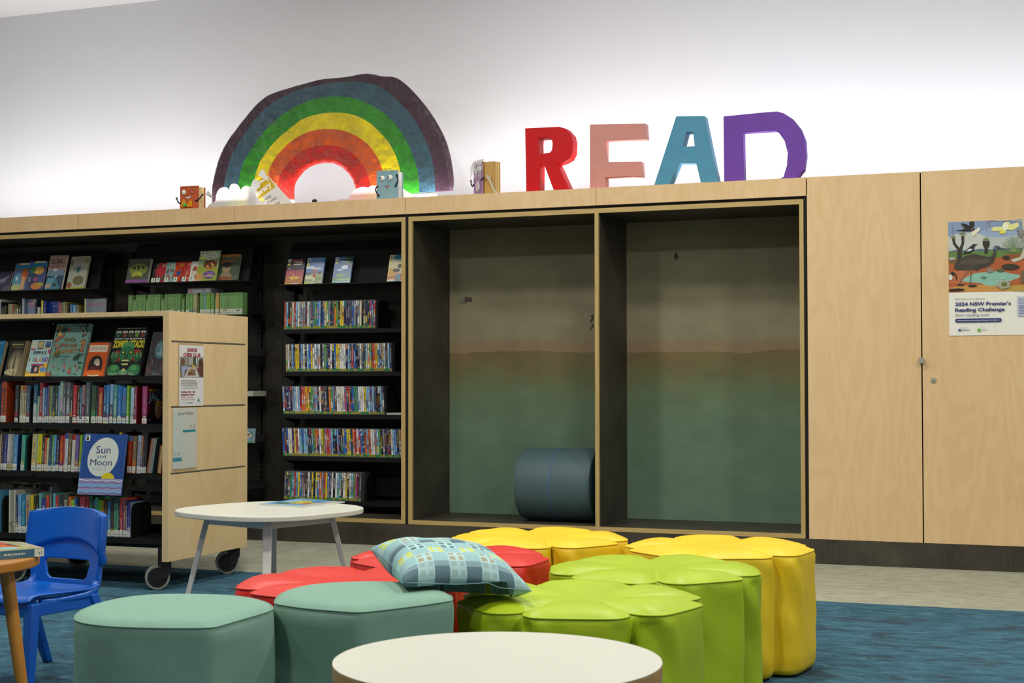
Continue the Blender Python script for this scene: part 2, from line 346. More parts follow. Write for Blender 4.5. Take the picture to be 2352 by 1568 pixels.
def curve_solid(name, loops, y, thick, mat, parent=None, bevel=.003, res=1):
    """solid cut from a board: loops are lists of (x, z); the second and later loops are holes; front face at y"""
    cu = bpy.data.curves.new(name, 'CURVE'); cu.dimensions = '2D'; cu.fill_mode = 'BOTH'; cu.extrude = thick/2-bevel; cu.bevel_depth = bevel; cu.bevel_resolution = 2
    for lp in loops:
        sp = cu.splines.new('POLY'); sp.points.add(len(lp)-1)
        for p, q in zip(sp.points, lp): p.co = (q[0], q[1], 0, 1)
        sp.use_cyclic_u = True
    ob = bpy.data.objects.new('t', cu); me = ob.to_mesh()
    vs = [(v.co.x, y+thick/2-v.co.z, v.co.y) for v in me.vertices]; fs = [tuple(p.vertices) for p in me.polygons]
    ob.to_mesh_clear(); bpy.data.objects.remove(ob); bpy.data.curves.remove(cu)
    return MB().add(vs, fs).build(name, mat, parent, recalc=True)
def chaikin(p, n=2, closed=True):
    for _ in range(n):
        q = []; m = len(p)
        for i in range(m if closed else m-1):
            a, b = p[i], p[(i+1) % m]
            q += [tuple(a[k]*.75+b[k]*.25 for k in range(len(a))), tuple(a[k]*.25+b[k]*.75 for k in range(len(a)))]
        if not closed: q = [p[0]]+q+[p[-1]]
        p = q
    return p
ORD = ['first', 'second', 'third', 'fourth', 'fifth', 'sixth', 'seventh', 'eighth', 'ninth', 'tenth', 'eleventh', 'twelfth', 'thirteenth', 'fourteenth', 'fifteenth', 'sixteenth', 'seventeenth', 'eighteenth', 'nineteenth', 'twentieth']
def nth(i):
    if i < 20: return ORD[i]
    t = ['twenty', 'thirty', 'forty', 'fifty', 'sixty'][(i+1)//10-2]; r = (i+1) % 10
    return t+'-'+ORD[r-1] if r else t[:-1]+'ieth'
# ------------------------------------------------------------------ the room
fl = MB().box(-8.6, 3.2, -1.44, .9, -.05, 0).build('floor', 'carpet_grey')
fb = MB(); fb.box(-8.6, 3.2, -9.6, -1.44, -.05, 0)
me = fl.data; n0 = len(me.polygons)
f2 = fb.build('floor', 'carpet_blue'); struct(fl); struct(f2)
struct(bx('wall_back', 'wall_paint', -8.6, 3.2, .8, .9, 0, 3.89))
struct(bx('wall_left', 'wall_paint', -8.7, -8.45, -9.6, .9, 0, 3.89))
struct(bx('ceiling', 'ceiling_paint', -8.7, 3.2, -9.6, .95, 3.89, 3.99))
ZT, ZS, ZF, ZB = 2.2087, 2.1033, 2.0846, .1403
# recessed black kick board along the foot of the joinery
struct(bx('baseboard_back', 'dark_lining', -8.4, 3.0, .0, .03, 0, ZB-.002))

# ---- counter board running over both open units: birch fascia panels under a birch top
ct = thing('display_counter', 'long birch plywood counter fascia topped with the rainbow and letters', 'counter', (-4.9, 0, ZS))
xs = [-8.3, -7.7, -6.472, -5.218, -3.965, -2.698, -1.4335]
for a, b in zip(xs, xs[1:]):
    keep(bx('fascia_panel', 'birch', a+.0015, b-.0015, 0, .018, ZS, ZT), ct)
keep(bx('counter_top', 'birch', -8.3, -1.4335, .018, .66, ZT-.02, ZT), ct)
keep(bx('shadow_gap', 'black_gap', -8.3, -1.4335, .02, .04, ZF+.0005, ZS), ct)

def ply_frame(parent, x0, x1, z0, z1, tl, tr, tt, tb):
    for a in ((x0, x1, 0, .02, z1-tt, z1), (x0, x1, 0, .02, z0, z0+tb)): keep(bx('front_edging', 'ply_edge', *a), parent)
    for a in ((x0, x0+tl, 0, .02, z0+tb, z1-tt), (x1-tr, x1, 0, .02, z0+tb, z1-tt)): keep(bx('front_edging', 'ply_edge_upright', *a), parent)
# ---- right open unit with two tall reading alcoves
al = thing('alcove_unit', 'built-in birch edged open unit with two dark tall reading alcoves', 'alcove unit', (-2.7, 0, ZB))
X0, X1 = -3.945, -1.450; XI0, XI1, XD0, XD1 = -3.919, -1.474, -2.707, -2.683; ZI0, ZI1 = .1655, 2.0560; DY = .602
def hp(name, mat, *a, par=al, **k): return keep(bx(name, mat, *a, **k), par)
ply_frame(al, X0, X1, ZB, ZF, .026, .024, ZF-ZI1, ZI0-ZB); hp('front_edging', 'ply_edge_upright', XD0, XD1, 0, .02, ZI0, ZI1)
hp('side_panel', 'dark_lining', X0+.003, XI0, .02, DY, ZB, ZF); hp('side_panel', 'dark_lining', XI1, X1-.003, .02, DY, ZB, ZF)
hp('top_panel', 'dark_lining', XI0, XI1, .02, DY, ZI1, ZF-.001); hp('seat_panel', 'dark_lining', XI0, XI1, .02, DY, ZB, ZI0)
hp('divider_panel', 'dark_lining', XD0+.001, XD1-.001, .02, DY, ZI0, ZI1)
mur = hp('mural_panel', 'mural', XI0, XI1, DY, DY+.012, ZI0, ZI1); mur['label'] = 'printed back panel with beige sky, brown dunes and green water'
# small painted creatures of the mural
yb = DY-.0012
def blob(pts, c, dm):
    P = [at(1300+x/3.733, 440+y/3.733, y=yb) for x, y in pts]
    from mathutils.geometry import tessellate_polygon
    dm.add(P, tessellate_polygon([[Vector((p.x, p.z, 0)) for p in P]]), c)
c1, c2, c3 = MB(), MB(), MB()
blob([(936, 505), (945, 530), (956, 518), (958, 545), (970, 562), (955, 572), (948, 585), (930, 586), (940, 565), (922, 562), (934, 540)], '2c2415', c1)
blob([(212, 1060), (222, 1055), (236, 1052), (234, 1100), (226, 1112), (216, 1120), (203, 1112), (212, 1098), (220, 1085)], '2c2a1c', c2)
blob([(218, 1130), (232, 1135), (240, 1160), (224, 1165), (216, 1186), (207, 1184), (214, 1160), (226, 1150)], '2c2415', c2)
def blob2(x0, y0, x1, y1, c):
    c3.face([at(900+a/4.2, 440+b/4.2, y=yb-.0004) for a, b in ((x0, y1), (x1, y1), (x1, y0), (x0, y0))], c)
blob2(657, 1030, 708, 1080, '6c6c64'); blob2(705, 1020, 773, 1062, '5c4a3c'); blob2(708, 1060, 722, 1078, '5c4a3c'); blob2(695, 1002, 738, 1018, '76784a'); blob2(775, 1024, 818, 1042, '84886c')
for k in range(9): blob2(708+7*k, 1022, 710+7*k, 1060, '443428')
for q, nm in ((c1, 'mural_bird'), (c2, 'mural_bird'), (c3, 'mural_drawing')): keep(q.build(nm, 'print_matte'), al)
# black gap strips between the units
for a, b in ((-3.968+.0, -3.945), (-1.450, -1.429)):
    struct(bx('trim_2' if a < -3 else 'trim_3', 'black_gap', a, b, .012, .05, ZB-.0, ZS-.002))

# ---- left open unit: dark lined shelving niche
sh = thing('shelving_unit', 'built-in birch edged shelving niche with dark lining and metal wall shelves', 'shelving unit', (-6, 0, ZB))
LX0, LX1 = -8.25, -3.968
ply_frame(sh, LX0, LX1, ZB, ZF, .026, .026, ZF-ZI1, ZI0-ZB)
for nm, a in (('side_panel', (LX0+.002, LX0+.026, .02, DY, ZB, ZF)), ('side_panel', (LX1-.026, LX1-.002, .02, DY, ZB, ZF)), ('top_panel', (LX0+.026, LX1-.026, .02, DY, ZI1, ZF-.001)), ('bottom_panel', (LX0+.026, LX1-.026, .02, DY, ZB, ZI0))):
    keep(bx(nm, 'dark_lining', *a), sh)
for a, b in ((LX0+.026, -6.42), (-6.417, -5.186), (-5.183, LX1-.026)): keep(bx('back_panel', 'dark_ply', a, b, .582, DY, ZI0, ZI1), sh)
def upright(x):
    m = MB(); m.box(x, x+.026, .55, .582, ZI0+.002, ZI1-.07)
    o = m.build('slotted_upright', 'black_metal'); keep(o, sh)
    s = MB()
    for k in range(48): s.box(x+.006, x+.009, .549, .5505, .2+k*.036, .222+k*.036, '45423c').box(x+.017, x+.020, .549, .5505, .2+k*.036, .222+k*.036, '45423c')
    keep(s.build('slots', 'print_matte'), o)
    for z in (1.955, 1.03, .62): keep(MB().tube((x-.012, .581, z), (x-.012, .576, z), .006, col='c08a60', n=8).build('screw', 'screw'), sh)
for x in (-5.365, -5.095, -6.62, -6.43): upright(x)
LIP = .30
def flat_shelf(x0, x1, z, d=.25, lip=.028):
    m = MB(); m.box(x0, x1, LIP, LIP+d, z-.003, z); m.box(x0, x1, LIP, LIP+.003, z-lip, z-.003)
    for x in (x0, x1-.003):
        m.prism([(LIP+.02, z), (LIP+d, z), (LIP+d, z-.075), (LIP+d-.05, z-.07), (LIP+.02, z-.028)], 'x', x, x+.003)
    m.box(x0, x1, LIP+d-.004, LIP+d, z, z+.05)
    return keep(m.build('flat_shelf', 'black_metal'), sh)
def display_shelf(x0, x1, z, H=.30, lean=.085):
    m = MB(); m.box(x0, x1, LIP-.052, LIP+.10, z-.003, z); m.box(x0, x1, LIP-.055, LIP-.052, z-.003, z+.005)
    yb0 = LIP+.045
    m.add([(x0, yb0, z), (x1, yb0, z), (x1, yb0+lean, z+H), (x0, yb0+lean, z+H), (x0, yb0+.003, z), (x1, yb0+.003, z), (x1, yb0+lean+.003, z+H), (x0, yb0+lean+.003, z+H)],
          [(0, 1, 2, 3), (7, 6, 5, 4), (3, 2, 6, 7), (0, 4, 5, 1), (0, 3, 7, 4), (1, 5, 6, 2)])
    for x in (x0+.02, x1-.023): m.prism([(LIP, z-.003), (LIP+.25, z-.003), (LIP+.25, z-.05), (LIP+.02, z-.03)], 'x', x, x+.003)
    return keep(m.build('display_shelf', 'black_metal'), sh)
def zpx(u, v, y=LIP): return at(u, v, y=y).z
DX0, DX1 = at(648, 757, y=LIP).x, -3.998
DZ = [zpx(780, v) for v in (755, 853.5, 952, 1049.5)]+[zpx(740, 1149.5)]
# measured heights of the DVD shelves: tray surfaces
for z in DZ: flat_shelf(DX0, DX1, z)
display_shelf(at(645, 657, y=LIP-.02).x, DX1, zpx(645, 655.5, LIP-.02))
display_shelf(at(287, 655, y=LIP-.02).x, at(560, 650, y=LIP-.02).x, zpx(287, 652.5, LIP-.02)); 
flat_shelf(at(290, 720, y=LIP).x, at(566, 720, y=LIP).x, zpx(556, 722))
display_shelf(-8.0, at(213, 666, y=LIP-.02).x, zpx(213, 664, LIP-.02)); flat_shelf(-8.0, at(236, 720, y=LIP).x, zpx(556, 722)-.01)
for z in (1.22, .94, .62, .3): flat_shelf(at(290, 720, y=LIP).x, at(566, 720, y=LIP).x, z); flat_shelf(-8.0, at(236, 720, y=LIP).x, z)
mtr = keep(bx('tray_back', 'black_metal', DX0, DX1, .50, .503, .27, .50), sh)

# ---- tall birch cupboard doors on the right
cb = thing('tall_cupboard', 'tall built-in birch cupboard with two plain doors at the right', 'cupboard', (-.1, 0, ZB))
keep(bx('carcass', 'black_gap', -1.427, 1.14, .021, .64, ZB, ZT-.002), cb)
ds = [(-1.4290, -.8015), (-.7945, .40), (.405, 1.14)]
doors = [keep(bx('door', 'birch', a, b, 0, .018, .1396, ZT, bevel=.001), cb) for a, b in ds]
k = at(2129, 827, y=0)
kn = MB(); kn.tube((-.7980, 0, k.z), (-.7980, -.012, k.z), .006, n=16).tube((-.7980, -.012, k.z), (-.7980, -.030, k.z), .0165, .0165, n=24)
kk = keep(kn.build('knob', 'chrome', smooth=True), doors[0]); kk['label'] = 'brushed metal round knob'
l = at(2144, 873, y=0); lk = MB(); lk.tube((l.x, 0, l.z), (l.x, -.006, l.z), .0165, .014, n=24).tube((l.x, -.006, l.z), (l.x, -.009, l.z), .009, .008, n=20)
lo = keep(lk.build('lock', 'chrome', smooth=True), doors[1])
keep(bx('keyhole', 'ink_black', l.x-.003, l.x+.003, -.0098, -.0088, l.z-.0012, l.z+.0012), lo)
# ---- poster on the right door
def PQ(x, y): return at(2100+x/5.226, 480+y/5.226, y=-.0035)
pm = MB(); TLp, BLp = PQ(407, 155), PQ(418, 1520); W_, H_ = .300, TLp.z-BLp.z
W_ = H_*.706
px0 = TLp.x
pm.box(px0, px0+W_, -.003, -.0004, BLp.z, TLp.z, 'e6e4da')
po = pm
A = Art(pm, (px0, -.003, BLp.z), (px0+W_, -.003, BLp.z), (px0+W_, -.003, TLp.z), (px0, -.003, TLp.z), lift=.0003)
xw = 408+1365*.706; A.win(408, 1520, xw, 155)   # picture coordinates of the enlarged photo
IB = 1003
A.rect(408, 520, xw, 155, '7f93b4').rect(408, 520, xw, 330, 'aeb6b4').ell(620, 400, 260, 110, 'bdc2ba').ell(1000, 300, 240, 60, '8fa3bf').poly([(408, 520), (408, 508), (520, 494), (640, 505), (760, 490), (900, 500), (1040, 488), (xw, 505), (xw, 530)], '4d6480')
A.rect(408, 640, xw, 515, '5d7a3a').rect(408, IB, xw, 600, 'a9572a').ell(600, 640, 260, 30, '7a5a30').ell(1180, 600, 180, 40, '8a4c28').ell(520, 820, 160, 80, 'b8683a').ell(760, 960, 380, 44, 'c08a3e').ell(1250, 700, 160, 60, 'b35a2c').ell(1200, 970, 200, 40, 'b0913e')
A.poly([(550, 865), (600, 830), (700, 780), (860, 765), (1000, 755), (1100, 790), (1225, 815), (1200, 850), (1080, 885), (960, 935), (860, 935), (760, 895), (640, 885)], '86b5a4')
for k2 in range(6): A.line([(640+k2*60, 800+k2*14), (760+k2*70, 790+k2*18), (880+k2*50, 805+k2*16)], .0012, 'bcd8c6' if k2 % 2 else '5d9488')
A.poly([(505, 630), (512, 500), (460, 420), (450, 360), (480, 350), (490, 410), (535, 470), (560, 410), (556, 330), (592, 325), (590, 420), (565, 500), (560, 630)], '2f2a28')
for cx, cy, r in ((465, 345, 34), (572, 310, 42), (838, 385, 40)):
    for k2 in range(13): t = math.pi*(.02+.96*k2/12); A.line([(cx, cy+8), (cx+r*math.cos(t), cy+8-r*math.sin(t))], .0016, '7d8a4a' if k2 % 2 else '5a6a34')
A.line([(460, 330), (460, 210)], .0012, '4a4a30').poly([(800, 400), (878, 400), (880, 450), (858, 490), (858, 550), (818, 550), (822, 490), (802, 450)], '2c2620')
# emu
A.poly([(468, 690), (500, 640), (600, 570), (700, 548), (820, 580), (880, 590), (915, 560), (925, 470), (950, 455), (990, 470), (1020, 498), (975, 500), (955, 510), (948, 590), (920, 660), (850, 710), (790, 720), (735, 750), (690, 735), (520, 740), (475, 725)], '3b342b').ell(945, 485, 22, 22, '4e6478').line([(935, 500), (935, 545)], .003, '5a6ea8').ell(650, 640, 110, 40, '4c4437').ell(800, 640, 90, 30, '52483a')
for k2 in range(22): A.line([(500+k2*19, 620+(k2*37) % 90), (470+k2*19, 660+(k2*37) % 90)], .0012, '6b6250' if k2 % 2 else '2a241d')
A.line([(640, 740), (570, 830), (525, 905)], .004, '5c6058').line([(665, 740), (655, 920)], .004, '5c6058').ell(545, 915, 45, 12, '2e2a24').ell(680, 930, 55, 14, '2e2a24')
# magpie, black cockatoo with a page, white cockatoo, plants, ibis, platypus, frog stone, koala on a gum tree
A.poly([(570, 552), (610, 500), (670, 450), (690, 430), (720, 432), (745, 438), (715, 448), (700, 500), (660, 540), (600, 545)], '1c1a1c').poly([(610, 515), (650, 485), (690, 490), (650, 515)], 'd8dcd8')
A.poly([(485, 262), (560, 255), (600, 240), (555, 190), (560, 175), (620, 190), (650, 215), (650, 170), (680, 148), (705, 160), (708, 210), (690, 238), (718, 250), (700, 268), (640, 278), (560, 270)], '1d1b19').ell(683, 252, 7, 7, 'd8c41c').poly([(663, 296), (765, 228), (773, 268), (690, 342)], 'dcd8be')
A.poly([(890, 260), (930, 232), (1020, 235), (1040, 190), (1090, 175), (1120, 215), (1200, 190), (1215, 240), (1140, 282), (1060, 270), (1070, 310), (1020, 322), (985, 300), (1010, 280), (930, 290)], 'dbd98e').ell(1060, 235, 30, 45, 'e9e8cf').ell(1020, 300, 34, 20, 'dcd52c')
A.line([(920, 145), (1000, 165), (1100, 160), (1250, 185)], .005, 'bcb79e').line([(860, 170), (840, 230), (850, 290)], .0018, '8a9a5c').line([(860, 160), (880, 200), (885, 240)], .0018, 'b05a50').line([(850, 170), (900, 160), (940, 150)], .0022, 'a8564c')
for k2 in range(22): t = math.pi*(.04+.92*k2/21); A.line([(1150, 545), (1150+150*math.cos(t), 545-190*math.sin(t))], .0022, ['6f8a4e', '93a870', '4f6b38'][k2 % 3])
A.poly([(1240, 155), (xw, 155), (xw, 470), (1300, 560), (1250, 630), (1150, 665), (1110, 630), (1220, 600), (1270, 480), (1255, 330)], 'bdb9a2').poly([(1300, 155), (1340, 155), (1345, 420), (1315, 420)], '8d8874')
A.ell(1235, 330, 38, 46, '74736e').ell(1240, 305, 34, 26, '85847e').ell(1200, 290, 14, 12, '6a6964').ell(1275, 292, 14, 12, '6a6964').ell(1275, 395, 32, 30, '8f8e88')
A.ell(1110, 715, 100, 36, '33291e', rot=.06).ell(1000, 755, 50, 16, '4f5836').ell(1190, 715, 24, 14, '2a231b').ell(880, 748, 42, 30, '8d7a6a').ell(1065, 605, 38, 24, '2c2320').ell(810, 830, 32, 16, '5c8a78')
A.poly([(945, 940), (980, 885), (1050, 868), (1112, 905), (1095, 960), (1010, 975)], '9b9a86').ell(1040, 922, 34, 26, '5b6c2c').poly([(1225, 905), (1230, 770), (1320, 735), (xw, 730), (xw, 905)], '6b5a3c')
A.ell(452, 775, 24, 22, '1f1b1a').poly([(470, 760), (500, 790), (507, 860), (497, 858), (485, 800)], '1f1b1a').ell(430, 822, 24, 36, 'cfd0c4').poly([(410, 960), (520, 955), (600, 965), (560, 985), (410, 985)], '231d18').ell(450, 598, 40, 22, '9c9e98')
A.text('Artwork by', 1198, 1012, 1300, 1000, '55565a')
nv = '232d6b'
A.text('NSW Department of Education', 476, 1090, 822, 1074, '5c6070')
A.text('2024 NSW Premier’s', 480, 1163, 1112, 1122, nv, .03).text('Reading Challenge', 480, 1232, 1040, 1192, nv, .03).text('Start reading now!', 480, 1288, 870, 1258, '6a6c80')
A.rect(500, 1362, 985, 1318, nv).ell(500, 1340, 22, 22, nv).ell(985, 1340, 22, 22, nv).text('www.premiersreadingchallenge.nsw.edu.au', 498, 1346, 980, 1332, 'e6e6ee')
A.rect(1185, 1298, xw-30, 1068, 'b3bccf').text('Key dates', 1202, 1104, 1308, 1090, nv, .03).text('for students', 1202, 1130, 1330, 1116, nv, .03).text('in K-10:', 1202, 1155, 1280, 1141, nv, .03)
A.marks(1202, 1278, xw-50, 1168, '4a5280', 6, 3)
A.text('ePlatform', 552, 1460, 648, 1444, '2b4c86', .02).rect(514, 1467, 543, 1440, '28508a').ell(750, 1455, 18, 18, '5aa832').text('PETAA', 776, 1462, 838, 1446, '7a8a7a').text('Digital Partner', 540, 1430, 622, 1422, '7a7a80').text('Thanks to', 760, 1430, 816, 1422, '7a7a80').rect(1312, 1450, xw-60, 1385, 'c87a34').rect(1312, 1445, xw-60, 1412, '7a9a4a')
A.rect(926, 1520, 928, 1003, 'd8d6cc')
tag(pm.build('poster', 'print_matte'), 'colourful painted wildlife poster for a 2024 reading challenge on birch door', 'poster')
# ------------------------------------------------------------------ books and film cases
CN = {'r': ('b8302c', 'red'), 'b': ('2c64c0', 'blue'), 'n': ('1c2550', 'navy'), 'w': ('ececea', 'white'), 'k': ('1c1c1e', 'black'), 'y': ('e8cc1c', 'yellow'), 'o': ('dc6a22', 'orange'), 'g': ('4a9440', 'green'),
      'l': ('8cc0e8', 'light blue'), 'p': ('4c3474', 'purple'), 'i': ('c05080', 'pink'), 's': ('90949a', 'silver grey'), 't': ('b0926a', 'tan'), 'c': ('e0d8b8', 'cream'), 'e': ('38808c', 'teal'), 'd': ('4c5058', 'dark grey'), 'm': ('6a1c34', 'maroon'), 'u': ('5c4030', 'brown')}
MID = lambda a, b, t: tuple(x*(1-t)+y*t for x, y in zip(lin(a), lin(b)))
def dvd(x, z, code, lean, label, group, w=.0142, yf=None, mark=None):
    yf = LIP+.006 if yf is None else yf
    H, D = .190, .135; r = rnd; c, cn = CN[code]; c = MID(c, CN[r.choice('sdtlbk')][0], .0+.10*r.random())
    m = MB(); m.box(0, w-.0004, 0, D, 0, H, '5c6064', {1: '8a8e92', 4: '6c7074'})
    root = m.build('film_case', 'plastic_case'); tag(root, label, 'DVD case', group)
    s = MB(); a0, a1 = .0011, w-.0015
    s.box(a0, a1, -.0006, .0, .006, H-.004, c)
    A = Art(s, (a0, -.0006, .006), (a1, -.0006, .006), (a1, -.0006, H-.004), (a0, -.0006, H-.004), lift=.00025)
    c2, c3 = CN[r.choice('rbnwkyogltec')][0], CN[r.choice('wwwykcno')][0]
    if cn in ('white', 'yellow', 'cream', 'silver grey', 'light blue'): c3 = CN[r.choice('knbrm')][0]
    k = r.random(); t0 = .12+.1*r.random()
    if k < .35: A.rect(0, t0, 1, t0+.2+.15*r.random(), MID(c, c2, .7))
    elif k < .6: A.rect(0, .70+.1*r.random(), 1, 1, MID(c, c2, .8))
    for q_ in range(r.choice([1, 2, 3])): a_ = .1+.75*r.random(); A.rect(0, a_, 1, a_+.04+.1*r.random(), MID(c, CN[r.choice('nktluwsdeob')][0], .25+.5*r.random()))
    yy = .30+.14*r.random(); top = yy+.2+.34*r.random(); wd = .14+.12*r.random(); tone = MID(c, c3, .65+.35*r.random())
    while yy < min(top, .86):
        h = .008+.012*r.random(); A.rect(.5-wd*(.6+.4*r.random()), yy, .5+wd*(.6+.4*r.random()), yy+h, tone); yy += h+.006
    A.rect(.2, .90+.02*r.random(), .8, .955, MID(c, r.choice(['e8e8e8', 'e8e8e8', '222222', 'c08030']), .6)) if r.random() < .75 else None
    if r.random() < .3: A.rect(.25, .1, .75, .13+.04*r.random(), MID(c, 'e0e0e0', .6))
    s.build('spine_insert', 'print_gloss', root)
    MB().box(a0, a1, -.0012, -.0008, 0.006, .020, 'b4ac26' if (mark or r.choice('yyg')) == 'y' else '2f9a4c').box((a0+a1)/2-.0022, (a0+a1)/2+.0022, -.0014, -.0012, .010, .018, '3a3a20').build('rating_sticker', 'print_matte', root)
    root.location = (x, yf, z); root.rotation_euler = (0, lean, 0)
    return root
ROWS = [
 ('top', 652.6, 862, 'rlkucrlwsssdwsnegblnbygsndogkyykpndbsdsckdnkibrlds'.replace('rlkuc', 'rlkc', 0), .012, [3]),
 ('second', 657, 900, 'twulnyyplwklbywwlwksgknwkbyywwwnldrbnkwkdlcgroybsbnblpnlnslny'[:49], -.018, []),
 ('third', 648.5, 881, 'lnnpnslwlrooyoggslnwnknkogbuwwcwinrnbgewwwyllpldkkynobns'[:50], -.05, []),
 ('fourth', 648.5, 926, 'bmnwwpyrwlbllknegonwygirilnkbnnbbyykorwrbnolowwslgksnumwlbntinsl', -.05, []),
 ('bottom', 653, 829.5, 'dkdglrlybsukwnykybosrybnwkwledwykwlgim', .03, [])]
for ri, (rn, u0, u1, codes, lean, wide) in enumerate(ROWS):
    xa, xb = at(u0, 800, y=LIP+.006).x, at(u1, 800, y=LIP+.006).x
    if ri == 3: xb = at(934, 800, y=LIP+.006).x
    n = int((xb-xa)/.0146); w = (xb-xa)/n
    codes = (codes*2)[:n]
    for i, cde in enumerate(codes):
        cn = CN[cde][1]
        art = 'an' if cn[0] in 'aeiou' else 'a'
        lab = f'DVD with {art} {cn} spine, {nth(i)} from the left in the {rn} row'
        dvd(xa+i*w+(.19*.05 if lean < -.03 else 0), DZ[ri]+.0006+(abs(math.sin(lean))*w if lean > 0 else 0), cde, lean, lab, f'DVDs in the {rn} row of the wall shelving', w*.985)
def bookend(x, z, y0, D, H, label, d=1, par=None):
    """black steel bookend: upright plate with rounded top corners on a foot"""
    pts = [(y0, z), (y0+D, z), (y0+D, z+H-.04)]+[(y0+D-.04+.04*math.cos(t), z+H-.04+.04*math.sin(t)) for t in (.4, .8, 1.2, 1.57)]+[(y0+.04-.04*math.sin(t), z+H-.04+.04*math.cos(t)) for t in (0, .4, .8, 1.2)]+[(y0, z+H-.05)]
    m = MB(); m.prism(pts, 'x', x, x+.0025); m.box(x, x+.09*d, y0+.01, y0+D-.01, z-.0003, z)
    return tag(m.build('bookend', 'black_metal'), label, 'bookend', 'black steel bookends')
for ri, u in ((0, 864), (1, 902), (2, 884), (4, 832)):
    if ri == 4: bookend(at(u+6, 800, y=LIP+.006).x, DZ[ri]+.0004, LIP+.03, .14, .17, 'black steel bookend closing the bottom row of DVDs')
    else: bookend(at(u, 800, y=LIP+.006).x+.004, DZ[ri]+.0004, LIP+.02, .16, .19, f'black steel bookend closing the {ROWS[ri][0]} row of DVDs')
q = at(883, 952, y=LIP+.01)
lc = MB().box(0, .135, 0, .19, 0, .014, 'b9bdb8', {2: '7d817c'}).box(.004, .131, -.0003, .0, .003, .011, 'd8dcd8').build('film_case', 'plastic_case', loc=(q.x, LIP+.012, DZ[2]+.0006)); lc.location.x += .012
tag(lc, 'pale film case lying flat at the right of the third DVD row', 'DVD case')

# cover art helper: book leaning back on a display shelf, face out
def faceout(name, cat, label, x, y, z, w, h, d, lean, base, art, spine=None, rz=0, pages='d8d0b8', mat='print_gloss', hard=False, group=None):
    root = MB()
    root.box(0, w, 0, .0018, 0, h, base).box(0, w, d-.0018, d, 0, h, base).box(0, .002, .0018, d-.0018, 0, h, spine or base)
    A = Art(root, (0, 0, 0), (w, 0, 0), (w, 0, h), (0, 0, h), lift=.00025)
    if art: art(A)
    o = root.build(name, mat); tag(o, label, cat, group)
    MB().box(.0022, w-(.003 if hard else .0006), .002, d-.002, .002 if hard else .0005, h-(.003 if hard else .0008), pages).build('pages', 'paper_pages', o) if name == 'book' else MB().box(.0022, w-.0012, .002, d-.002, .0012, h-.0012, '3c4044').build('case_tray', 'plastic_case', o)
    o.location = (x, y, z+d*math.sin(lean)); o.rotation_euler = (-lean, 0, rz); return o
def letter_tag(A, ch, x0=.03, y1=.97, s=.17, asp=.7):
    A.rect(x0, y1-s*asp, x0+s, y1, 'e0e0dc').text(ch, x0+s*.25, y1-s*asp*.85, x0+s*.75, y1-s*asp*.15, '141414', .04)
zD = zpx(645, 655.5, LIP-.02)+.0005; LEAN = .285; yD = LIP-.014
def X_(u, v=650): return at(u, v, y=yD).x
def a1(A):
    A.rect(0, 0, 1, .55, 'a84a5c').rect(0, 0, 1, .28, 'b4703c').rect(0, .55, 1, 1, '2c1c34').ell(.5, .25, .3, .07, 'e0b040').text('ADVENTURE', .22, .88, .86, .94, 'c86a58', .03).text('TIME', .34, .80, .86, .87, 'd8c8c0', .03).rect(.36, .745, .82, .775, 'e8e4dc')
    for k in range(16): A.ell(.15+.7*rnd.random(), .12+.5*rnd.random(), .035, .022, rnd.choice(['e8d8d0', 'c0603c', 'e8c860', '402848']))
    A.rect(0, 0, .4, .04, 'd8d020').rect(.4, 0, .8, .05, 'd8d4cc'); letter_tag(A, 'A'); A.rect(.03, .73, .17, .80, 'd8d820')
def a2(A):
    A.rect(0, 0, 1, 1, '5c84bc').rect(0, 0, 1, .4, '8c9a74').ell(.2, .63, .3, .05, 'd8dce0').ell(.6, .58, .3, .04, 'c8d0dc').poly([(0, .36), (.4, .40), (.4, .44), (0, .43)], '3c4a5c').ell(.25, .25, .3, .07, 'd0ccb0').ell(.75, .2, .25, .06, '748c50').ell(.8, .42, .1, .05, '3c3430')
    A.poly([(.42, .25), (.62, .25), (.57, .45), (.45, .45)], 'a83c20').ell(.5, .5, .12, .04, 'b0482c').rect(.46, .12, .56, .25, 'd8ccb8').text('MARY AND', .36, .90, .70, .94, 'a8c0dc').text('THE WITCH’S', .30, .84, .84, .88, 'a8c0dc').text('FLOWER', .32, .76, .84, .82, 'a8c0dc').rect(0, 0, .28, .06, 'd8d020').rect(.28, 0, .55, .06, 'd8d4cc'); letter_tag(A, 'M'); A.rect(.03, .70, .16, .80, 'd8d820')
def a3(A):
    A.rect(0, 0, 1, 1, '2a5ca0').rect(0, 0, 1, .22, '3c7444').ell(.6, .14, .4, .04, '6ca868').rect(0, 0, 1, .07, '7ab0c8').ell(.6, .6, .18, .08, 'd0dce8').ell(.35, .5, .15, .05, '9cb8d8').poly([(.55, 1), (1, 1), (1, .5), (.86, .62), (.8, .75), (.6, .8)], '24443c').ell(.4, .3, .22, .08, '5c8a54').ell(.75, .35, .1, .05, '4c8448').text('Totoro', .22, .78, .80, .87, 'e8ecec', .03).ell(.5, .93, .4, .01, '8c8a5c').rect(.02, .0, .24, .06, '3c8a4c'); letter_tag(A, 'T'); A.ell(.12, .78, .07, .045, 'd8e820')
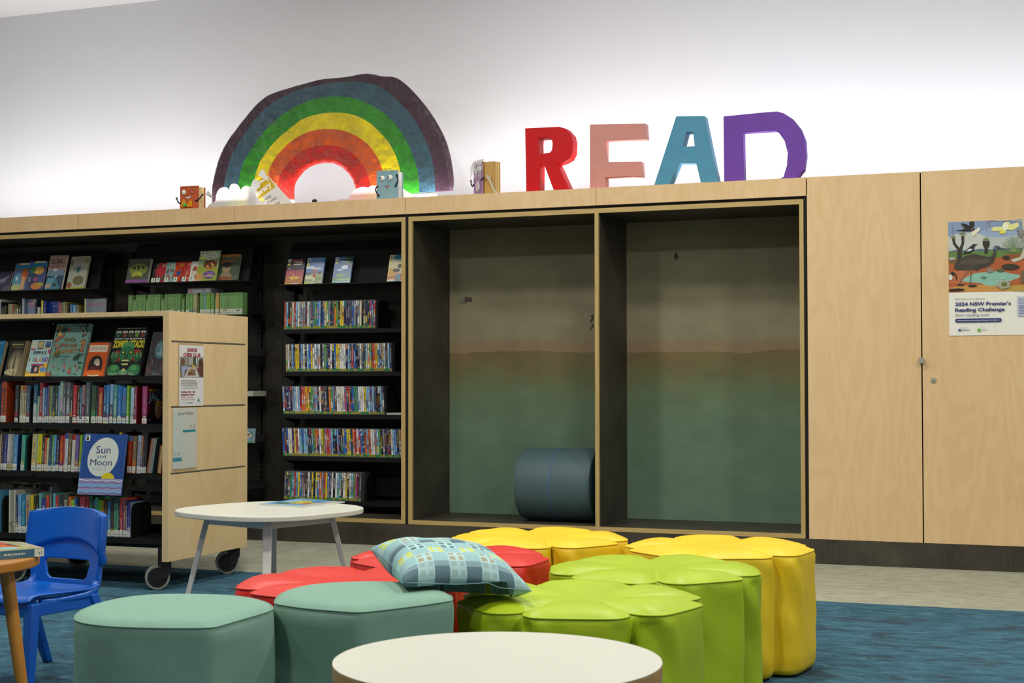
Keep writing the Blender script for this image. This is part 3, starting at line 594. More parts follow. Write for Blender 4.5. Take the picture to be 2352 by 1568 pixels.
def a4(A):
    A.rect(0, 0, 1, 1, 'd0c8a0').ell(.6, .9, .4, .14, '3c8098').text('Fantastic', .24, .78, 1, .86, 'd8e4e4').rect(0, .1, .5, .5, 'c8a020').rect(.4, 0, .7, .3, '3c88a0').rect(.7, .05, 1, .3, 'b04430').ell(.45, .42, .2, .07, '2c2020').ell(.6, .58, .12, .08, '2c2020').ell(.5, .3, .15, .05, 'c89888').poly([(0, .08), (.3, .14), (.5, .06), (.5, .2), (0, .2)], 'b04820').rect(0, 0, .4, .04, 'd8d4d0'); letter_tag(A, 'S'); A.rect(.03, .70, .16, .80, 'd8d820')
cases = [(653.0, a1, '30203c', 'maroon adventure film case with letter A, leftmost on the DVD display shelf'), (698, a2, '5c84bc', 'blue sky film case with letter M on the DVD display shelf'), (762, a3, '2a5ca0', 'blue and green film case with letter T on the DVD display shelf'), (888, a4, 'd0c8a0', 'film case with letter S cut off by the frame, DVD display shelf')]
for u, f, b, lab in cases:
    faceout('film_case', 'DVD case', lab, X_(u), yD, zD, .135, .190, .014, LEAN, b, f, spine='9a9c98')
# --- middle bay display shelf
zE = zpx(287, 652.5, LIP-.02)+.0005
def e1(A): A.rect(0, 0, 1, 1, '4c5448').rect(0, 0, 1, .13, '8a5494').ell(.5, .55, .42, .25, '77853c').ell(.5, .62, .3, .10, '3c4a28').ell(.48, .33, .26, .14, 'a8a83c').ell(.48, .22, .18, .08, '50542c').poly([(.36, .5), (.46, .5), (.44, .68), (.40, .72)], '8c9044').poly([(.55, .5), (.66, .5), (.64, .68), (.58, .72)], '8c9044')
def mk(base, seed, cols, txt=None, tc='e8e0d0'):
    def f(A):
        r = random.Random(seed)
        for k in range(12): A.ell(.15+.7*r.random(), .1+.6*r.random(), .08+.1*r.random(), .04+.07*r.random(), r.choice(cols), rot=r.random()*3)
        if txt: A.text(txt, .3, .80, .92, .92, tc, .02)
        else: A.marks(.3, .8, .95, .93, tc, 2, seed)
        A.rect(0, 0, .3, .12, 'd8dcd8').rect(0, .12, .3, .26, 'd8e0d0').text('J', .05, .14, .2, .24, '405040')
    return f
faceout('book', 'book', 'grey green book face out, leftmost on the middle display shelf', at(286, 655, y=yD).x+.006, yD, zE, .180, .180, .03, LEAN, '4c5448', e1, group=None)
FB = [(346, '282828', ['a83030', '303838', '902828'], 'small black book with a red picture, mostly hidden on the middle display shelf'),
      (357, 'b02c34', ['8c2028', 'b8383c', '2c5448'], 'small red reader beside the pale green one on the middle display shelf'),
      (376, '8cb0a8', ['505458', '9a5c50', '74908c'], 'small pale green reader between two red ones on the middle display shelf'),
      (397, 'c03c18', ['a03010', '504c28', '2c4c8c'], 'small orange red reader with yellow title on the middle display shelf'),
      (417, 'b03030', ['b85850', 'a08464', 'c07058'], 'small crimson reader with title in capitals on the middle display shelf'),
      (433, 'd0ccc4', ['a83c34', '8c4c44', 'c8bca8'], 'small white reader with a dotted spine on the middle display shelf')]
for k, (u, b, cs, lab) in enumerate(FB):
    faceout('book', 'book', lab, at(u, 652, y=yD-.0052*k).x, yD-.0052*k, zE+.0006, .105, .150, .004, LEAN, b, mk(b, k+3, cs, None, 'e0b830' if k == 3 else 'e0d8d0'), pages='dcdcd4', group='small readers overlapping on the middle display shelf')
def e2(A):
    A.rect(0, 0, 1, 1, '8ea880').rect(0, 0, 1, .5, '94a03c').rect(0, 0, .3, .25, 'c89058').ell(.62, .86, .3, .09, 'c0ccc0').text('cafe', .42, .83, .80, .90, 'b08484').poly([(0, .75), (.3, .9), (.5, .72), (1, .85), (1, .8), (.5, .68)], 'c0ccb8').ell(.6, .55, .34, .14, '5c3c24')
    for k in range(16): A.ell(.3+.6*rnd.random(), .42+.26*rnd.random(), .05, .035, rnd.choice(['c8803c', '8c4028', 'd8b080', '5c7038', 'b84838']))
    A.ell(.62, .2, .3, .13, '5a3884').text('Vegie', .42, .24, .8, .31, 'b898c8').text('FAIRIES', .36, .13, .88, .21, 'c8b884', .03).rect(0, .0, .3, .06, 'c8a888'); letter_tag(A, 'F', .08, .96, .2, .6); A.rect(.08, .73, .26, .80, 'e0e828')
faceout('book', 'book', 'tall green picture book with letter F on the middle display shelf', at(451, 650, y=yD-.02).x, yD-.0365, zE+.001, .165, .225, .006, LEAN+.02, '8ea880', e2)
def e3(A):
    A.rect(0, 0, 1, 1, '54604c').rect(0, .9, 1, 1, '9a6a38').rect(.2, .66, .8, .77, '9c6440').text('of Fire', .26, .68, .74, .75, '54402c').ell(.62, .42, .5, .3, '46523f').ell(.5, .45, .18, .16, 'a08468').ell(.5, .58, .2, .10, '2c2824').poly([(.2, .15), (.35, .3), (.65, .3), (.8, .15)], '8c8064').rect(.2, .02, .78, .14, '9c5a3c').marks(.24, .04, .74, .12, '5c3020', 2, 4)
faceout('book', 'book', 'thick mossy green novel face out, rightmost on the middle display shelf', at(490, 650, y=yD).x-.008, yD+.004, zE+.0006, .19, .190, .024, LEAN, '54604c', e3, pages='8a8a80')
# --- left bay display shelf
zA = zpx(213, 664, LIP-.02)+.0005
def g0(A): 
    A.rect(0, 0, 1, 1, '30304c').ell(.4, .5, .3, .14, '58587c').poly([(.1, .5), (.5, .62), (.9, .8), (.6, .5)], '8c8494').poly([(.5, 0), (1, 0), (1, .35), (.7, .3)], '50505c').ell(.2, .7, .08, .05, 'a88858')
def g1(n):
    def f(A):
        A.rect(0, .82, 1, .93, '2878a8').rect(.3, .94, .9, 1, 'c8c0a0').poly([(.25, .93), (.45, .93), (.3, .99)], 'e0c020')
        if n == 1:
            A.ell(.3, .35, .3, .28, '5a90b0').ell(.25, .12, .3, .12, 'b0b878').ell(.65, .55, .2, .26, 'b05c28').poly([(.5, .05), (.75, .05), (.72, .5), (.55, .55)], 'd0a070').text('1', .18, .38, .28, .52, 'd8e0e8')
        else: A.ell(.35, .35, .3, .3, '2c3c5c').ell(.6, .68, .3, .14, 'c8a048').ell(.25, .7, .14, .12, '3c7c40').ell(.5, .38, .14, .08, '8c4c70').ell(.6, .14, .3, .12, 'c87830').text('2', .1, .32, .2, .44, 'd8e0e8').ell(.8, .2, .2, .06, 'a0a040')
    return f
def g3(A):
    A.rect(0, 0, 1, 1, 'a88880').rect(0, 0, 1, .55, '24445c').poly([(0, .5), (.15, .6), (.3, .52), (.45, .64), (.6, .54), (.8, .62), (1, .5), (1, .4), (0, .4)], '6c8494').poly([(.3, .56), (.45, .64), (.55, .56), (.45, .52)], 'c0c8d0').poly([(.3, .42), (.6, .3), (.9, 0), (.1, 0), (.3, .2)], '3c788c').poly([(0, 0), (.2, 0), (.5, .3), (.1, .35)], '5890a0').ell(.55, .13, .09, .05, '1c2830').rect(.02, .05, .34, .16, 'b09888')
    A.text('GLOBAL', .1, .76, .82, .89, '2c2c38', .02).text('EOIN COLFER', .24, .69, .64, .72, '4c3c40').text('ANDREW DONKIN', .18, .62, .66, .65, '4c3c40').ell(.55, .37, .05, .03, 'c0ccd0')
def g4(A):
    A.rect(0, 0, 1, 1, 'a4a898').rect(0, .0, 1, .06, 'a8a038').ell(.48, .64, .22, .16, '8c9c98').ell(.5, .62, .1, .12, '3c6c68').ell(.5, .72, .05, .04, 'c0a088').ell(.6, .26, .3, .15, '6c6844').ell(.15, .12, .14, .09, '8c5040').ell(.9, .86, .14, .1, '7c8858').ell(.1, .82, .1, .1, '7c7048').text('CAPTAIN', .3, .9, .8, .96, '8c4840', .02).text('PUGWASH', .26, .82, .78, .88, '8c4840', .02)
    for k in range(5): A.line([(.05+.18*k, .43), (.14+.18*k, .44)], .0015, '6c7c7c')
z0 = zA
faceout('book', 'book', 'dark night scene comic at the far left display shelf', at(-18, 672, y=yD).x, yD, z0, .150, .155, .012, LEAN, '30304c', g0)
faceout('book', 'book', 'blue comic numbered one with a red haired figure, left display shelf', at(26, 670, y=yD).x, yD-.010, z0+.0006, .150, .215, .009, LEAN, '5c6c88', g1(1))
faceout('book', 'book', 'blue comic numbered two with a yellow figure, left display shelf', at(59, 669, y=yD-.01).x, yD-.0215, z0+.001, .155, .225, .009, LEAN, '40507c', g1(2))
faceout('book', 'book', 'tall pink and blue mountain cover titled GLOBAL on the left display shelf', at(104, 668, y=yD-.02).x, yD-.034, z0+.001, .150, .262, .016, LEAN, 'a88880', g3)
faceout('book', 'book', 'pale pirate ship cover, rightmost on the left display shelf', at(151, 667, y=yD).x, yD-.003, z0+.0006, .158, .250, .018, LEAN, 'a4a898', g4, pages='b8b090')
# --- spine-out books
def book(x, z, w, h, c, label, group, c2=None, d=.135, yf=LIP+.008, lean=0, title=None, tcol='e8e4d8', lab=.032, cover=None, band=None, par=None, labcol='d6d6cc', hard=False, split=None):
    m = MB(); m.box(0, w, 0, .0016, 0, h, c).box(0, .0016, .0016, d, 0, h, c).box(w-.0016, w, .0016, d, 0, h, cover or c)
    A = Art(m, (0, 0, 0), (w, 0, 0), (w, 0, h), (0, 0, h), lift=.00022)
    if c2: A.rect(0, 0, 1, split or .45, c2)
    if band: A.rect(0, .86, 1, 1, band)
    r = rnd
    if title:
        B = Art(m, (0, 0, h), (0, 0, 0), (w, 0, 0), (w, 0, h), lift=.0007)
        B.text(title, .16, .28, .78, .74, tcol, .02)
    elif w > .008:
        yy = .24; 
        tone = MID(c, tcol, .35+.5*r.random()); wd = .16+.10*r.random(); gapat = .38+.3*r.random()
        while yy < .80:
            hh = .007+.009*r.random(); A.rect(.5-wd*(.7+.3*r.random()), yy, .5+wd*(.6+.4*r.random()), yy+hh, tone); yy += hh+.0055+(.012 if r.random() < .12 else 0)
            if gapat < yy < gapat+.03: yy += .07; tone = MID(c, tcol, .3+.5*r.random()); wd *= .7
        if r.random() < .35: A.rect(0, .16, 1, .16+.05+.1*r.random(), MID(c, r.choice(['d8b040', 'd8d8d8', 'b03030', '2c5ca0', '202020']), .5))
        if r.random() < .4: A.ell(.5, .2, .26, .02, r.choice(['d8b040', 'd8d8d8', 'b03030']))
    o = m.build('book', 'print_gloss'); tag(o, label, 'book', group)
    MB().box(.0016, w-.0016, .0018, d-.003, .0015, h-.0025, 'c8bf9c').build('pages', 'paper_pages', o)
    if lab:
        q = MB().box(.0003, w-.0003, -.0008, -.0003, .004, .004+lab, labcol); L = Art(q, (0, -.0008, .004), (w, -.0008, .004), (w, -.0008, .004+lab), (0, -.0008, .004+lab), lift=.0002)
        L.rect(.3, .60, .42, .72, '333333').rect(.2, .28, .78, .38, '444444'); q.build('spine_label', 'print_matte', o)
    o.location = (x, yf, z+max(0, math.sin(lean))*w); o.rotation_euler = (0, lean, 0)
    return o
# green graded readers in the middle bay
zG = zpx(556, 722)+.0006; yG = LIP+.006
gr = [(148, 195, 0), (205, 214, 1), (215, 224, 1), (225, 236, 1), (237, 250, 1), (255, 292, 0), (296, 332, 0), (340, 380, 0), (388, 402, 1), (403, 417, 1), (420, 458, 0), (463, 500, 0), (505, 543, 0), (547, 587, 0), (603, 617, 1), (618, 632, 1), (633, 648, 1), (653, 690, 0), (695, 735, 0), (738, 780, 0), (785, 825, 0), (828, 868, 0), (885, 900, 1), (903, 920, 1), (945, 990, 0), (995, 1035, 0), (1045, 1090, 2), (1140, 1185, 0), (1188, 1228, 3), (1232, 1280, 4), (1290, 1332, 0), (1347, 1358, 1), (1360, 1400, 5)]+[(1417+45*k, 1460+45*k, 0) for k in range(7)]
gp = -99
for k, (a, b, t) in enumerate(gr):
    xa, xb = at(270+a/6.03, 700, y=yG).x, at(270+b/6.03, 700, y=yG).x; xa = max(xa, gp+.0002); gp = xb
    c = ['6f9a5c', '7c9c60', 'a0a878', '6a9a90', '7aa83c', 'b89a58'][t]; c = shade(c, .92+.16*rnd.random())
    hh = (.120 if t == 1 else .152)+.002*rnd.random()
    book(xa, zG, xb-xa-.0006, hh, c, f'{["green", "thin green", "pale lilac", "blue green", "bright green", "tan"][t]} reader, {nth(k)} from the left in the green row', 'green readers in the middle bay', d=.12, yf=yG, lean=.012, tcol=shade(c, .45), band=shade(c, .7), lab=.036, labcol='c4ccbc')
q0, q1 = at(431, 672, y=LIP+.008), at(484, 670, y=LIP+.008)
gb = MB().box(0, q1.x-q0.x, 0, .16, 0, .034, '7c8088', {1: '9a9ea0'}).box(.006, q1.x-q0.x-.006, -.0004, 0, .006, .028, '8a8e94').box(.014, .034, -.0008, -.0004, .008, .026, 'a06060').box(.12, .135, -.0008, -.0004, .01, .026, '5c6068')
tag(gb.build('book', 'print_gloss', loc=(q0.x, LIP+.01, zG+.1545)), 'grey cased book lying on top of the green readers', 'book')
bookend(at(566, 700, y=LIP+.03).x-.0, zG, LIP+.05, .15, .17, 'black steel bookend closing the row of green readers')
# picture books in the left bay, mostly hidden by the trolley
zL = zpx(556, 722)-.01+.0006
LB = [(-25, 4, 748, 'd8d8d0', 'white spined'), (6, 20, 775, '20242c', 'black'), (22, 40, 830, '3c4040', 'dark grey'), (46, 60, 815, '4c4a30', 'olive'), (85, 130, 795, '8c8460', 'khaki'), (133, 150, 830, 'a04038', 'red'), (152, 170, 835, '4c6850', 'green'), (172, 185, 840, 'c8c4b0', 'cream'), (187, 222, 820, '3c3a28', 'brown black'),
      (228, 252, 740, '8490a8', 'grey blue'), (356, 376, 785, '1c2440', 'navy'), (386, 410, 830, 'b0b0a4', 'pale'), (425, 445, 760, 'c8bc30', 'yellow'), (450, 475, 765, '0c2870', 'royal blue'), (600, 615, 782, '9c4858', 'rose'), (617, 630, 785, 'a05060', 'pink'), (632, 645, 780, '6c7060', 'grey green'), (650, 672, 775, '8a8450', 'mustard'), (674, 695, 790, '605c30', 'dark olive'), (722, 748, 800, '3c74a0', 'blue'), (752, 784, 808, '5c94b8', 'sky blue'), (788, 815, 805, '6c6438', 'moss'), (870, 884, 742, 'c0b478', 'cream edged')]
gp = -99
for k, (a, b, t, c, nm) in enumerate(LB):
    xa, xb = at(a/4.48, 700, y=LIP+.012).x, at(b/4.48, 700, y=LIP+.012).x; xa = max(xa, gp+.0002); gp = xb; zt = at(b/4.48, 520+t/4.48, y=LIP+.012).z
    book(xa, zL, max(xb-xa-.001, .003), zt-zL, c, f'{nm} picture book, {nth(k)} from the left in the low left bay row', 'picture books in the left wall bay', d=.17, yf=LIP+.012, lab=0, cover={'grey blue': '56627c', 'royal blue': '0c2870', 'cream edged': '8a94a0', 'yellow': '10307c'}.get(nm))
# wide covers of three of them, turned towards the room
def turned(label, u0, u1, v0, c, art, rz):
    xa, xb = at(u0, 700, y=LIP+.03).x, at(u1, 700, y=LIP+.03).x; zt = at(u0, v0, y=LIP+.03).z
    o = faceout('book', 'book', label, xa+.002, LIP+.045, zL, xb-xa-.002, zt-zL, .006, .03, c, art); return o
turned('pale lilac picture book with a pink figure facing out in the left bay', 57, 79, 687, '7c8cac', lambda A: A.ell(.5, .8, .3, .08, 'c08a98').ell(.6, .7, .25, .06, 'a87088').rect(.7, .86, 1, 1, 'b8a878'), 0)
turned('royal blue picture book with tiny stars facing out in the left bay', 106, 134, 692, '0c2c7c', lambda A: A.ell(.3, .9, .04, .02, 'd8d8e8').ell(.7, .75, .03, .02, 'd8d8e8').text('P', .5, .66, .6, .78, '88a8d8'), 0)
turned('grey blue board book with pink title facing out in the left bay', 197, 240, 686, '76808c', lambda A: A.text('Bunnygirl', .08, .66, .8, .82, 'a05468', .02, .2).ell(.88, .86, .08, .05, 'b07080', n=10).ell(.88, .86, .05, .03, '76808c', n=10), 0)
# ------------------------------------------------------------------ mobile double-sided bookcase
PX, FY, BY = -4.211, -2.25, -1.500
ZP0, ZP1 = .146, 1.392
mb_ = thing('mobile_bookcase', 'low double-sided birch bookcase on castors with slatted end panel', 'bookcase', (-5.4, -1.875, 0))
def K(o, p=mb_): return keep(o, p)
zg = [at(391, 783.4, x=PX).z, at(389, 934.5, x=PX).z, at(386, 1088.5, x=PX).z]
PT = .034
m = MB(); zc = [ZP0]+sorted(zg)+[ZP1]
for a, b in zip(zc, zc[1:]):
    m.box(PX-PT, PX, FY+.022, BY-.022, a+(.0045 if a != ZP0 else 0), b-(.0045 if b != ZP1 else 0))
m.box(PX-PT, PX, FY, FY+.022, ZP0, ZP1).box(PX-PT, PX, BY-.022, BY, ZP0, ZP1).box(PX-PT, PX-.012, FY+.02, BY-.02, ZP0, ZP1)
ep = K(m.build('end_panel', 'birch_pale'))
for z in zg:
    g = MB().box(PX-.0119, PX-.006, FY+.0222, BY-.0222, z-.0044, z+.0044, '3c3c38').box(PX-.0065, PX-.004, FY+.03, BY-.03, z-.0006, z+.003, '8a8c84'); keep(g.build('groove_channel', 'print_matte'), ep)
K(bx('end_panel', 'birch_pale', -6.86, -6.826, FY, BY, ZP0, ZP1))
K(bx('top_board', 'birch_pale', -6.826, PX-PT-.0004, FY, BY, ZP1-.024, ZP1-.0005))
bxL, bxR, DIV = -6.82, PX-PT-.002, -5.047
SZ = dict(disp=at(378, 866.5, y=FY+.03).z, A=at(378, 974.5, y=FY+.03).z, B=at(378, 1089.5, y=FY+.03).z, C=at(375, 1238.5, y=FY+.03).z)
FS = FY+.03
def tray(x0, x1, z, back=False, lip=.028, d=.30):
    s = -1 if back else 1; y0 = (BY-.03) if back else FS; y1 = y0+s*d; ya, yb = sorted((y0, y1)); m = MB()
    m.box(x0, x1, ya, yb, z-.003, z); ya, yb = sorted((y0, y0+s*.003)); m.box(x0, x1, ya, yb, z-lip, z-.003)
    ya, yb = sorted((y1-s*.003, y1)); m.box(x0, x1, ya, yb, z, z+.03)
    return K(m.build('shelf_tray', 'black_metal'))
for x0, x1 in ((bxL, DIV-.006), (DIV+.006, bxR)):
    for nm in 'ABC':
        tray(x0, x1, SZ[nm]); tray(x0, x1, SZ[nm]-(.0 if nm != 'C' else 0), True)
    # sloping display shelf at the top, on both faces
    for s, y0 in ((1, FS), (-1, BY-.03)):
        z = SZ['disp']; m = MB(); ya, yb = sorted((y0-s*.01, y0+s*.11)); m.box(x0, x1, ya, yb, z-.010, z); ya, yb = sorted((y0-s*.012, y0-s*.009)); m.box(x0, x1, ya, yb, z-.010, z+.006)
        m.add([(x0, y0+s*.05, z), (x1, y0+s*.05, z), (x1, y0+s*.148, z+.30), (x0, y0+s*.148, z+.30), (x0, y0+s*.053, z), (x1, y0+s*.053, z), (x1, y0+s*.151, z+.30), (x0, y0+s*.151, z+.30)], [(0, 1, 2, 3), (7, 6, 5, 4), (3, 2, 6, 7), (0, 4, 5, 1), (0, 3, 7, 4), (1, 5, 6, 2)])
        K(m.build('display_shelf', 'black_metal'))
for x in (DIV, bxL+.0, bxR-.01): K(bx('steel_post', 'black_metal', x-.005, x+.005, -1.895, -1.855, ZP0+.07, ZP1-.025))
for z in (1.30, 1.20): K(bx('cross_rail', 'black_metal', bxL, bxR, -1.885, -1.865, z-.015, z+.015))
K(bx('base_rail', 'black_metal', bxL, bxR, -2.19, -1.56, .205, .222))
def castor(x, y, rz=-.95):
    c = thing('castor', '', '', (x, y, 0), rz); [c.__delitem__(k) for k in ('label', 'category')]
    f = MB(); f.box(-.03, .03, -.01, .055, .118, .215, '18181a'); f.prism([(-.004, .125), (.055, .125), (.055, .10), (.035, .05), (-.008, .05), (-.014, .062), (-.006, .085)], 'x', .026, .034, '18181a').prism([(-.004, .125), (.055, .125), (.055, .10), (.035, .05), (-.008, .05), (-.014, .062), (-.006, .085)], 'x', -.034, -.026, '18181a')
    f.build('castor_fork', 'rubber_black', c, bevel=.003)
    w = MB(); w.tube((-.024, -.012, .0615), (.024, -.012, .0615), .0615, n=32).tube((-.025, -.012, .0615), (-.02, -.012, .0615), .05, n=32)
    t = w.build('wheel', 'tyre_grey', c, smooth=True, bevel=.004); t['label'] = 'wheel with pale grey tyre'
    MB().tube((-.0262, -.012, .0615), (.0262, -.012, .0615), .049, .049, n=28).tube((-.031, -.012, .0615), (.031, -.012, .0615), .036, .03, n=24).build('wheel_cap', 'rubber_black', t, smooth=True)
    c.parent = None; bpy.context.view_layer.update(); keep(c, mb_); return c
for x, y in ((-4.30, -2.185), (-4.30, -1.535), (-5.254, -1.554), (-5.171, -2.20), (-6.75, -2.185), (-6.75, -1.535)): castor(x, y)
# notices on the end panel
def EP(sx, sy, off=0): return at(370+sx/4.612, 760+sy/4.612, x=PX+off)
def notice(c4, sleeve, name, cat, label, art, base):
    TL, TR, BR, BL = [EP(*p) for p in c4]; y0, y1 = (TL.y+BL.y)/2, (TR.y+BR.y)/2; z0, z1 = (BL.z+BR.z)/2, (TL.z+TR.z)/2
    m = MB().box(PX+.0008, PX+.0022, y0, y1, z0, z1, base)
    A = Art(m, (PX+.0022, y0, z0), (PX+.0022, y1, z0), (PX+.0022, y1, z1), (PX+.0022, y0, z1), lift=.0003); art(A)
    o = m.build(name, 'print_matte'); tag(o, label, cat)
    a, b, c, d = sleeve; q = MB().box(PX+.0001, PX+.0007, y0-a, y1+b, z0-c, z1+d, 'b59a70').box(PX+.0036, PX+.0048, y0-a, y0-a+.0012, z0-c, z1+d, 'd8c8a0')
    keep(q.build('sleeve', 'print_gloss'), o); return o
def n1(A):
    A.win(185, 793, 450, 150)
    rd = '8c1f34'
    A.text('JUNIOR', 264, 218, 380, 180, rd, .05).text('CHESS CLUB', 226, 268, 414, 232, rd, .05)
    A.rect(190, 490, 446, 272, '6c6a66').rect(190, 360, 446, 276, '888680').rect(262, 350, 330, 276, '9c9e9c').rect(272, 350, 282, 276, '5c3a30').rect(335, 360, 362, 276, '3a4630').rect(365, 345, 400, 276, 'b8c0c0').rect(378, 345, 384, 276, '50504c').rect(190, 490, 260, 380, '5c564c')
    A.poly([(200, 290), (235, 290), (246, 330), (240, 365), (215, 370), (198, 340)], '6c4c34').poly([(205, 375), (240, 365), (290, 380), (290, 400), (245, 410), (235, 487), (205, 487)], '8c9ab8').rect(192, 487, 215, 430, '8c6c3c').poly([(235, 487), (285, 385), (370, 380), (400, 487)], 'b8b4ac').poly([(285, 415), (350, 412), (362, 468), (270, 470)], '6c4a34').poly([(290, 400), (345, 396), (350, 430), (282, 432)], '8c6c50')
    for k in range(10): A.rect(286+(k*23) % 70, 425+(k % 3)*12, 292+(k*23) % 70, 412+(k % 3)*12, ['d8d0c0', '4c3424'][k % 2])
    A.ell(335, 368, 16, 12, 'c8a020').poly([(395, 300), (430, 285), (446, 330), (446, 487), (410, 470), (372, 400), (400, 370)], '5c3430').poly([(350, 390), (385, 372), (395, 385), (362, 402)], 'b88c70').ell(412, 330, 22, 34, '4a2c24')
    A.marks(204, 582, 410, 512, '8c8c8c', 4, 2).marks(204, 608, 404, 594, '8c8c8c', 1, 4)
    A.text('Tuesdays, 4pm - 5pm', 202, 650, 358, 632, rd, .04).text('Eastgardens Library', 202, 680, 348, 662, rd, .04).text('152 Bunnerong Road', 202, 706, 333, 690, 'c07888').text('Ground Floor, Westfield', 202, 730, 353, 714, 'c07888').text('For enquiries call', 202, 764, 276, 754, '707070').marks(280, 766, 340, 752, '404040', 1, 5)
    A.poly([(384, 738), (395, 704), (406, 738), (395, 745)], '2c7c90').poly([(382, 736), (395, 722), (395, 746)], '28547c').text('Bayside', 398, 752, 422, 744, '3c9c94').text('Council', 398, 762, 420, 754, '3c9c94')
notice([(193, 147), (450, 158), (440, 793), (186, 793)], (.008, .0005, .002, .010), 'notice', 'notice', 'white chess club notice with red heading and photo on the bookcase end', n1, 'd2d2d2')
def n2(A):
    A.win(105, 1460, 385, 815)
    A.poly([(105, 815), (195, 815), (245, 960), (255, 1120), (235, 1290), (190, 1460), (105, 1460)], 'b6beba')
    A.text('Junior Fiction', 158, 888, 345, 852, '38383c').text('S - Z', 306, 1028, 361, 996, '38383c').rect(219, 1074, 372, 1048, '2c8090').text('L - S', 124, 1314, 180, 1280, '38383c').rect(105, 1380, 208, 1340, '2c8090')
notice([(133, 817), (386, 815), (362, 1448), (105, 1462)], (.003, .003, .012, .0), 'shelf_sign', 'sign', 'pale Junior Fiction shelf sign with two teal bars below the chess notice', n2, 'bdbfb4')
# ---- face-out books on the sloping shelf
yT = FY+.018; zT = SZ['disp']+.0008; LT = .315
def TX(u): return at(u, 866, y=yT).x
def hpx(u, v): # height along the lean from the picture
    return None
def t_blue(A): A.rect(0, 0, 1, 1, '1c6c94').ell(.8, .3, .5, .3, '2c7ca4').rect(.3, .86, .6, .94, 'b8c0c0').marks(.6, .9, .95, .95, '6ca0b8', 1, 3).ell(.9, .28, .06, .03, '98c0d0')
def t_ship(A): A.rect(0, 0, 1, 1, '2a261e').ell(.5, .4, .42, .36, '5c5240').ell(.48, .38, .32, .29, '80745a').ell(.46, .34, .22, .2, 'a09472').poly([(.38, .2), (.5, .22), (.46, .6), (.42, .6)], '4c4230').poly([(.42, .3), (.44, .72), (.47, .3)], '5c5038').ell(.5, .12, .5, .1, 'a89a78').poly([(.48, .03), (.52, .03), (.53, .16), (.49, .16)], '1c1814').marks(.12, .86, .78, .94, 'a8945c', 1, 21).marks(.2, .80, .8, .84, '786a48', 1, 5).poly([(.54, 0), (.66, .1), (.76, .35), (.82, .7), (.84, 1), (1, 1), (1, 0)], '75674e').text('TOM', .84, .70, .97, .75, '4c4434').line([(.62, 0), (.78, .4), (.86, 1)], .0012, 'a8946c')
def t_tan(A): A.rect(0, 0, 1, 1, '75674e').text('IT TOM', .7, .62, .98, .68, '3c3424')
def t_pip(A):
    A.rect(0, 0, 1, 1, 'a8c4c4').ell(.3, .45, .5, .1, 'b8d0cc').poly([(0, 0), (1, 0), (1, .38), (.7, .3), (.5, .16), (.2, .12), (0, .18)], 'd8a82c').rect(.03, .76, .26, .94, 'c8c0b0').rect(.03, .72, .26, .76, 'a83c70').rect(.34, .74, .62, .97, '5c5c54').rect(.37, .78, .59, .95, 'b8a468').rect(.70, .78, .97, .96, '4c6c90').rect(.70, .76, .97, .79, 'c89838').rect(.72, .80, .95, .87, '34507c')
    A.poly([(.88, .66), (1, .60), (1, .74), (.9, .72)], 'b04070').text('PIPPA’S', .2, .60, .84, .69, '1c1c30', .03)
    for k, (ch, c) in enumerate(zip('iSLAND', ['5c8068', '6c9c94', 'b83c64', 'c88c2c', '3c60a8', '8c4494'])): A.text(ch, .06+.155*k, .40, .06+.155*k+(.05 if k == 0 else .135), .52, c, .05)
    A.rect(.22, .28, .82, .34, 'b04474').rect(.26, .08, .64, .29, '34305c').ell(.46, .2, .1, .09, 'b89c88').ell(.42, .22, .1, .1, '3c3430').ell(.47, .19, .06, .06, 'c8a890').ell(.84, .18, .15, .07, '5c88b8').line([(.02, .14), (.2, .1), (.15, .2)], .004, '5ca0a8').marks(.1, .015, .8, .05, 'e8d8a0', 1, 9)
def t_once(A):
    A.rect(0, 0, 1, 1, '6c9488'); r = random.Random(5)
    cs = ['a84c3c', '34504c', '2c4a38', 'c07c3c', '3c6478', '5c7c48', 'c8683c', '4c3c34', '8c4438', '2c3c5c', 'b88838']
    for k in range(74):
        t = r.random()*4; q = r.random()*.15+.04; s2 = r.random()
        x, y = [(s2, 1-q*.9), (1-q, s2), (s2, q*1.3), (q, s2)][int(t)]
        A.ell(min(max(x, .06), .94), min(max(y, .04), .97), .018+.028*r.random(), .010+.022*r.random(), r.choice(cs), n=8, rot=r.random()*3)
    for cx, cy, rr in ((.36, .88, .09), (.93, .38, .09), (.86, .34, .08), (.75, .09, .07)):
        for k in range(9): t = math.pi*2*k/9; A.line([(cx-.1, cy), (cx-.1+rr*math.cos(t), cy+rr*.7*math.sin(t))], .004, '2c4434' if rr > .07 else 'b05a58')
    A.poly([(.05, .68), (.12, .74), (.24, .76), (.29, .82), (.31, .78), (.26, .73), (.14, .69), (.08, .64)], 'a8523c').poly([(.84, .5), (.88, .66), (.95, .7), (.94, .56), (.9, .45)], '9c6844').ell(.16, .80, .055, .04, 'd09a4c').ell(.80, .90, .10, .06, '3c4c44', a0=0, a1=math.pi).ell(.80, .90, .06, .035, '78a89a', a0=0, a1=math.pi).ell(.2, .42, .085, .07, '4c5c34')
    tc = '9a5a30'
    A.text('ONCe', .32, .66, .66, .73, '7c5a2c', .015).text('UPON OUR', .2, .555, .74, .62, tc, .015).text('PLaNET', .16, .44, .76, .52, 'b07440', .015).text('Bewitching bedtime', .24, .365, .6, .39, '2c3c3c', 0, .3).text('with 52', .34, .315, .5, .335, '2c3c3c').text('stories', .36, .27, .5, .29, '2c3c3c')
    A.rect(.0, .0, .12, .07, '9c5838').text('RITA MOREAU', .13, .018, .42, .035, '2c3c3c').text('AUSE', .66, .03, .8, .045, '2c3c3c')
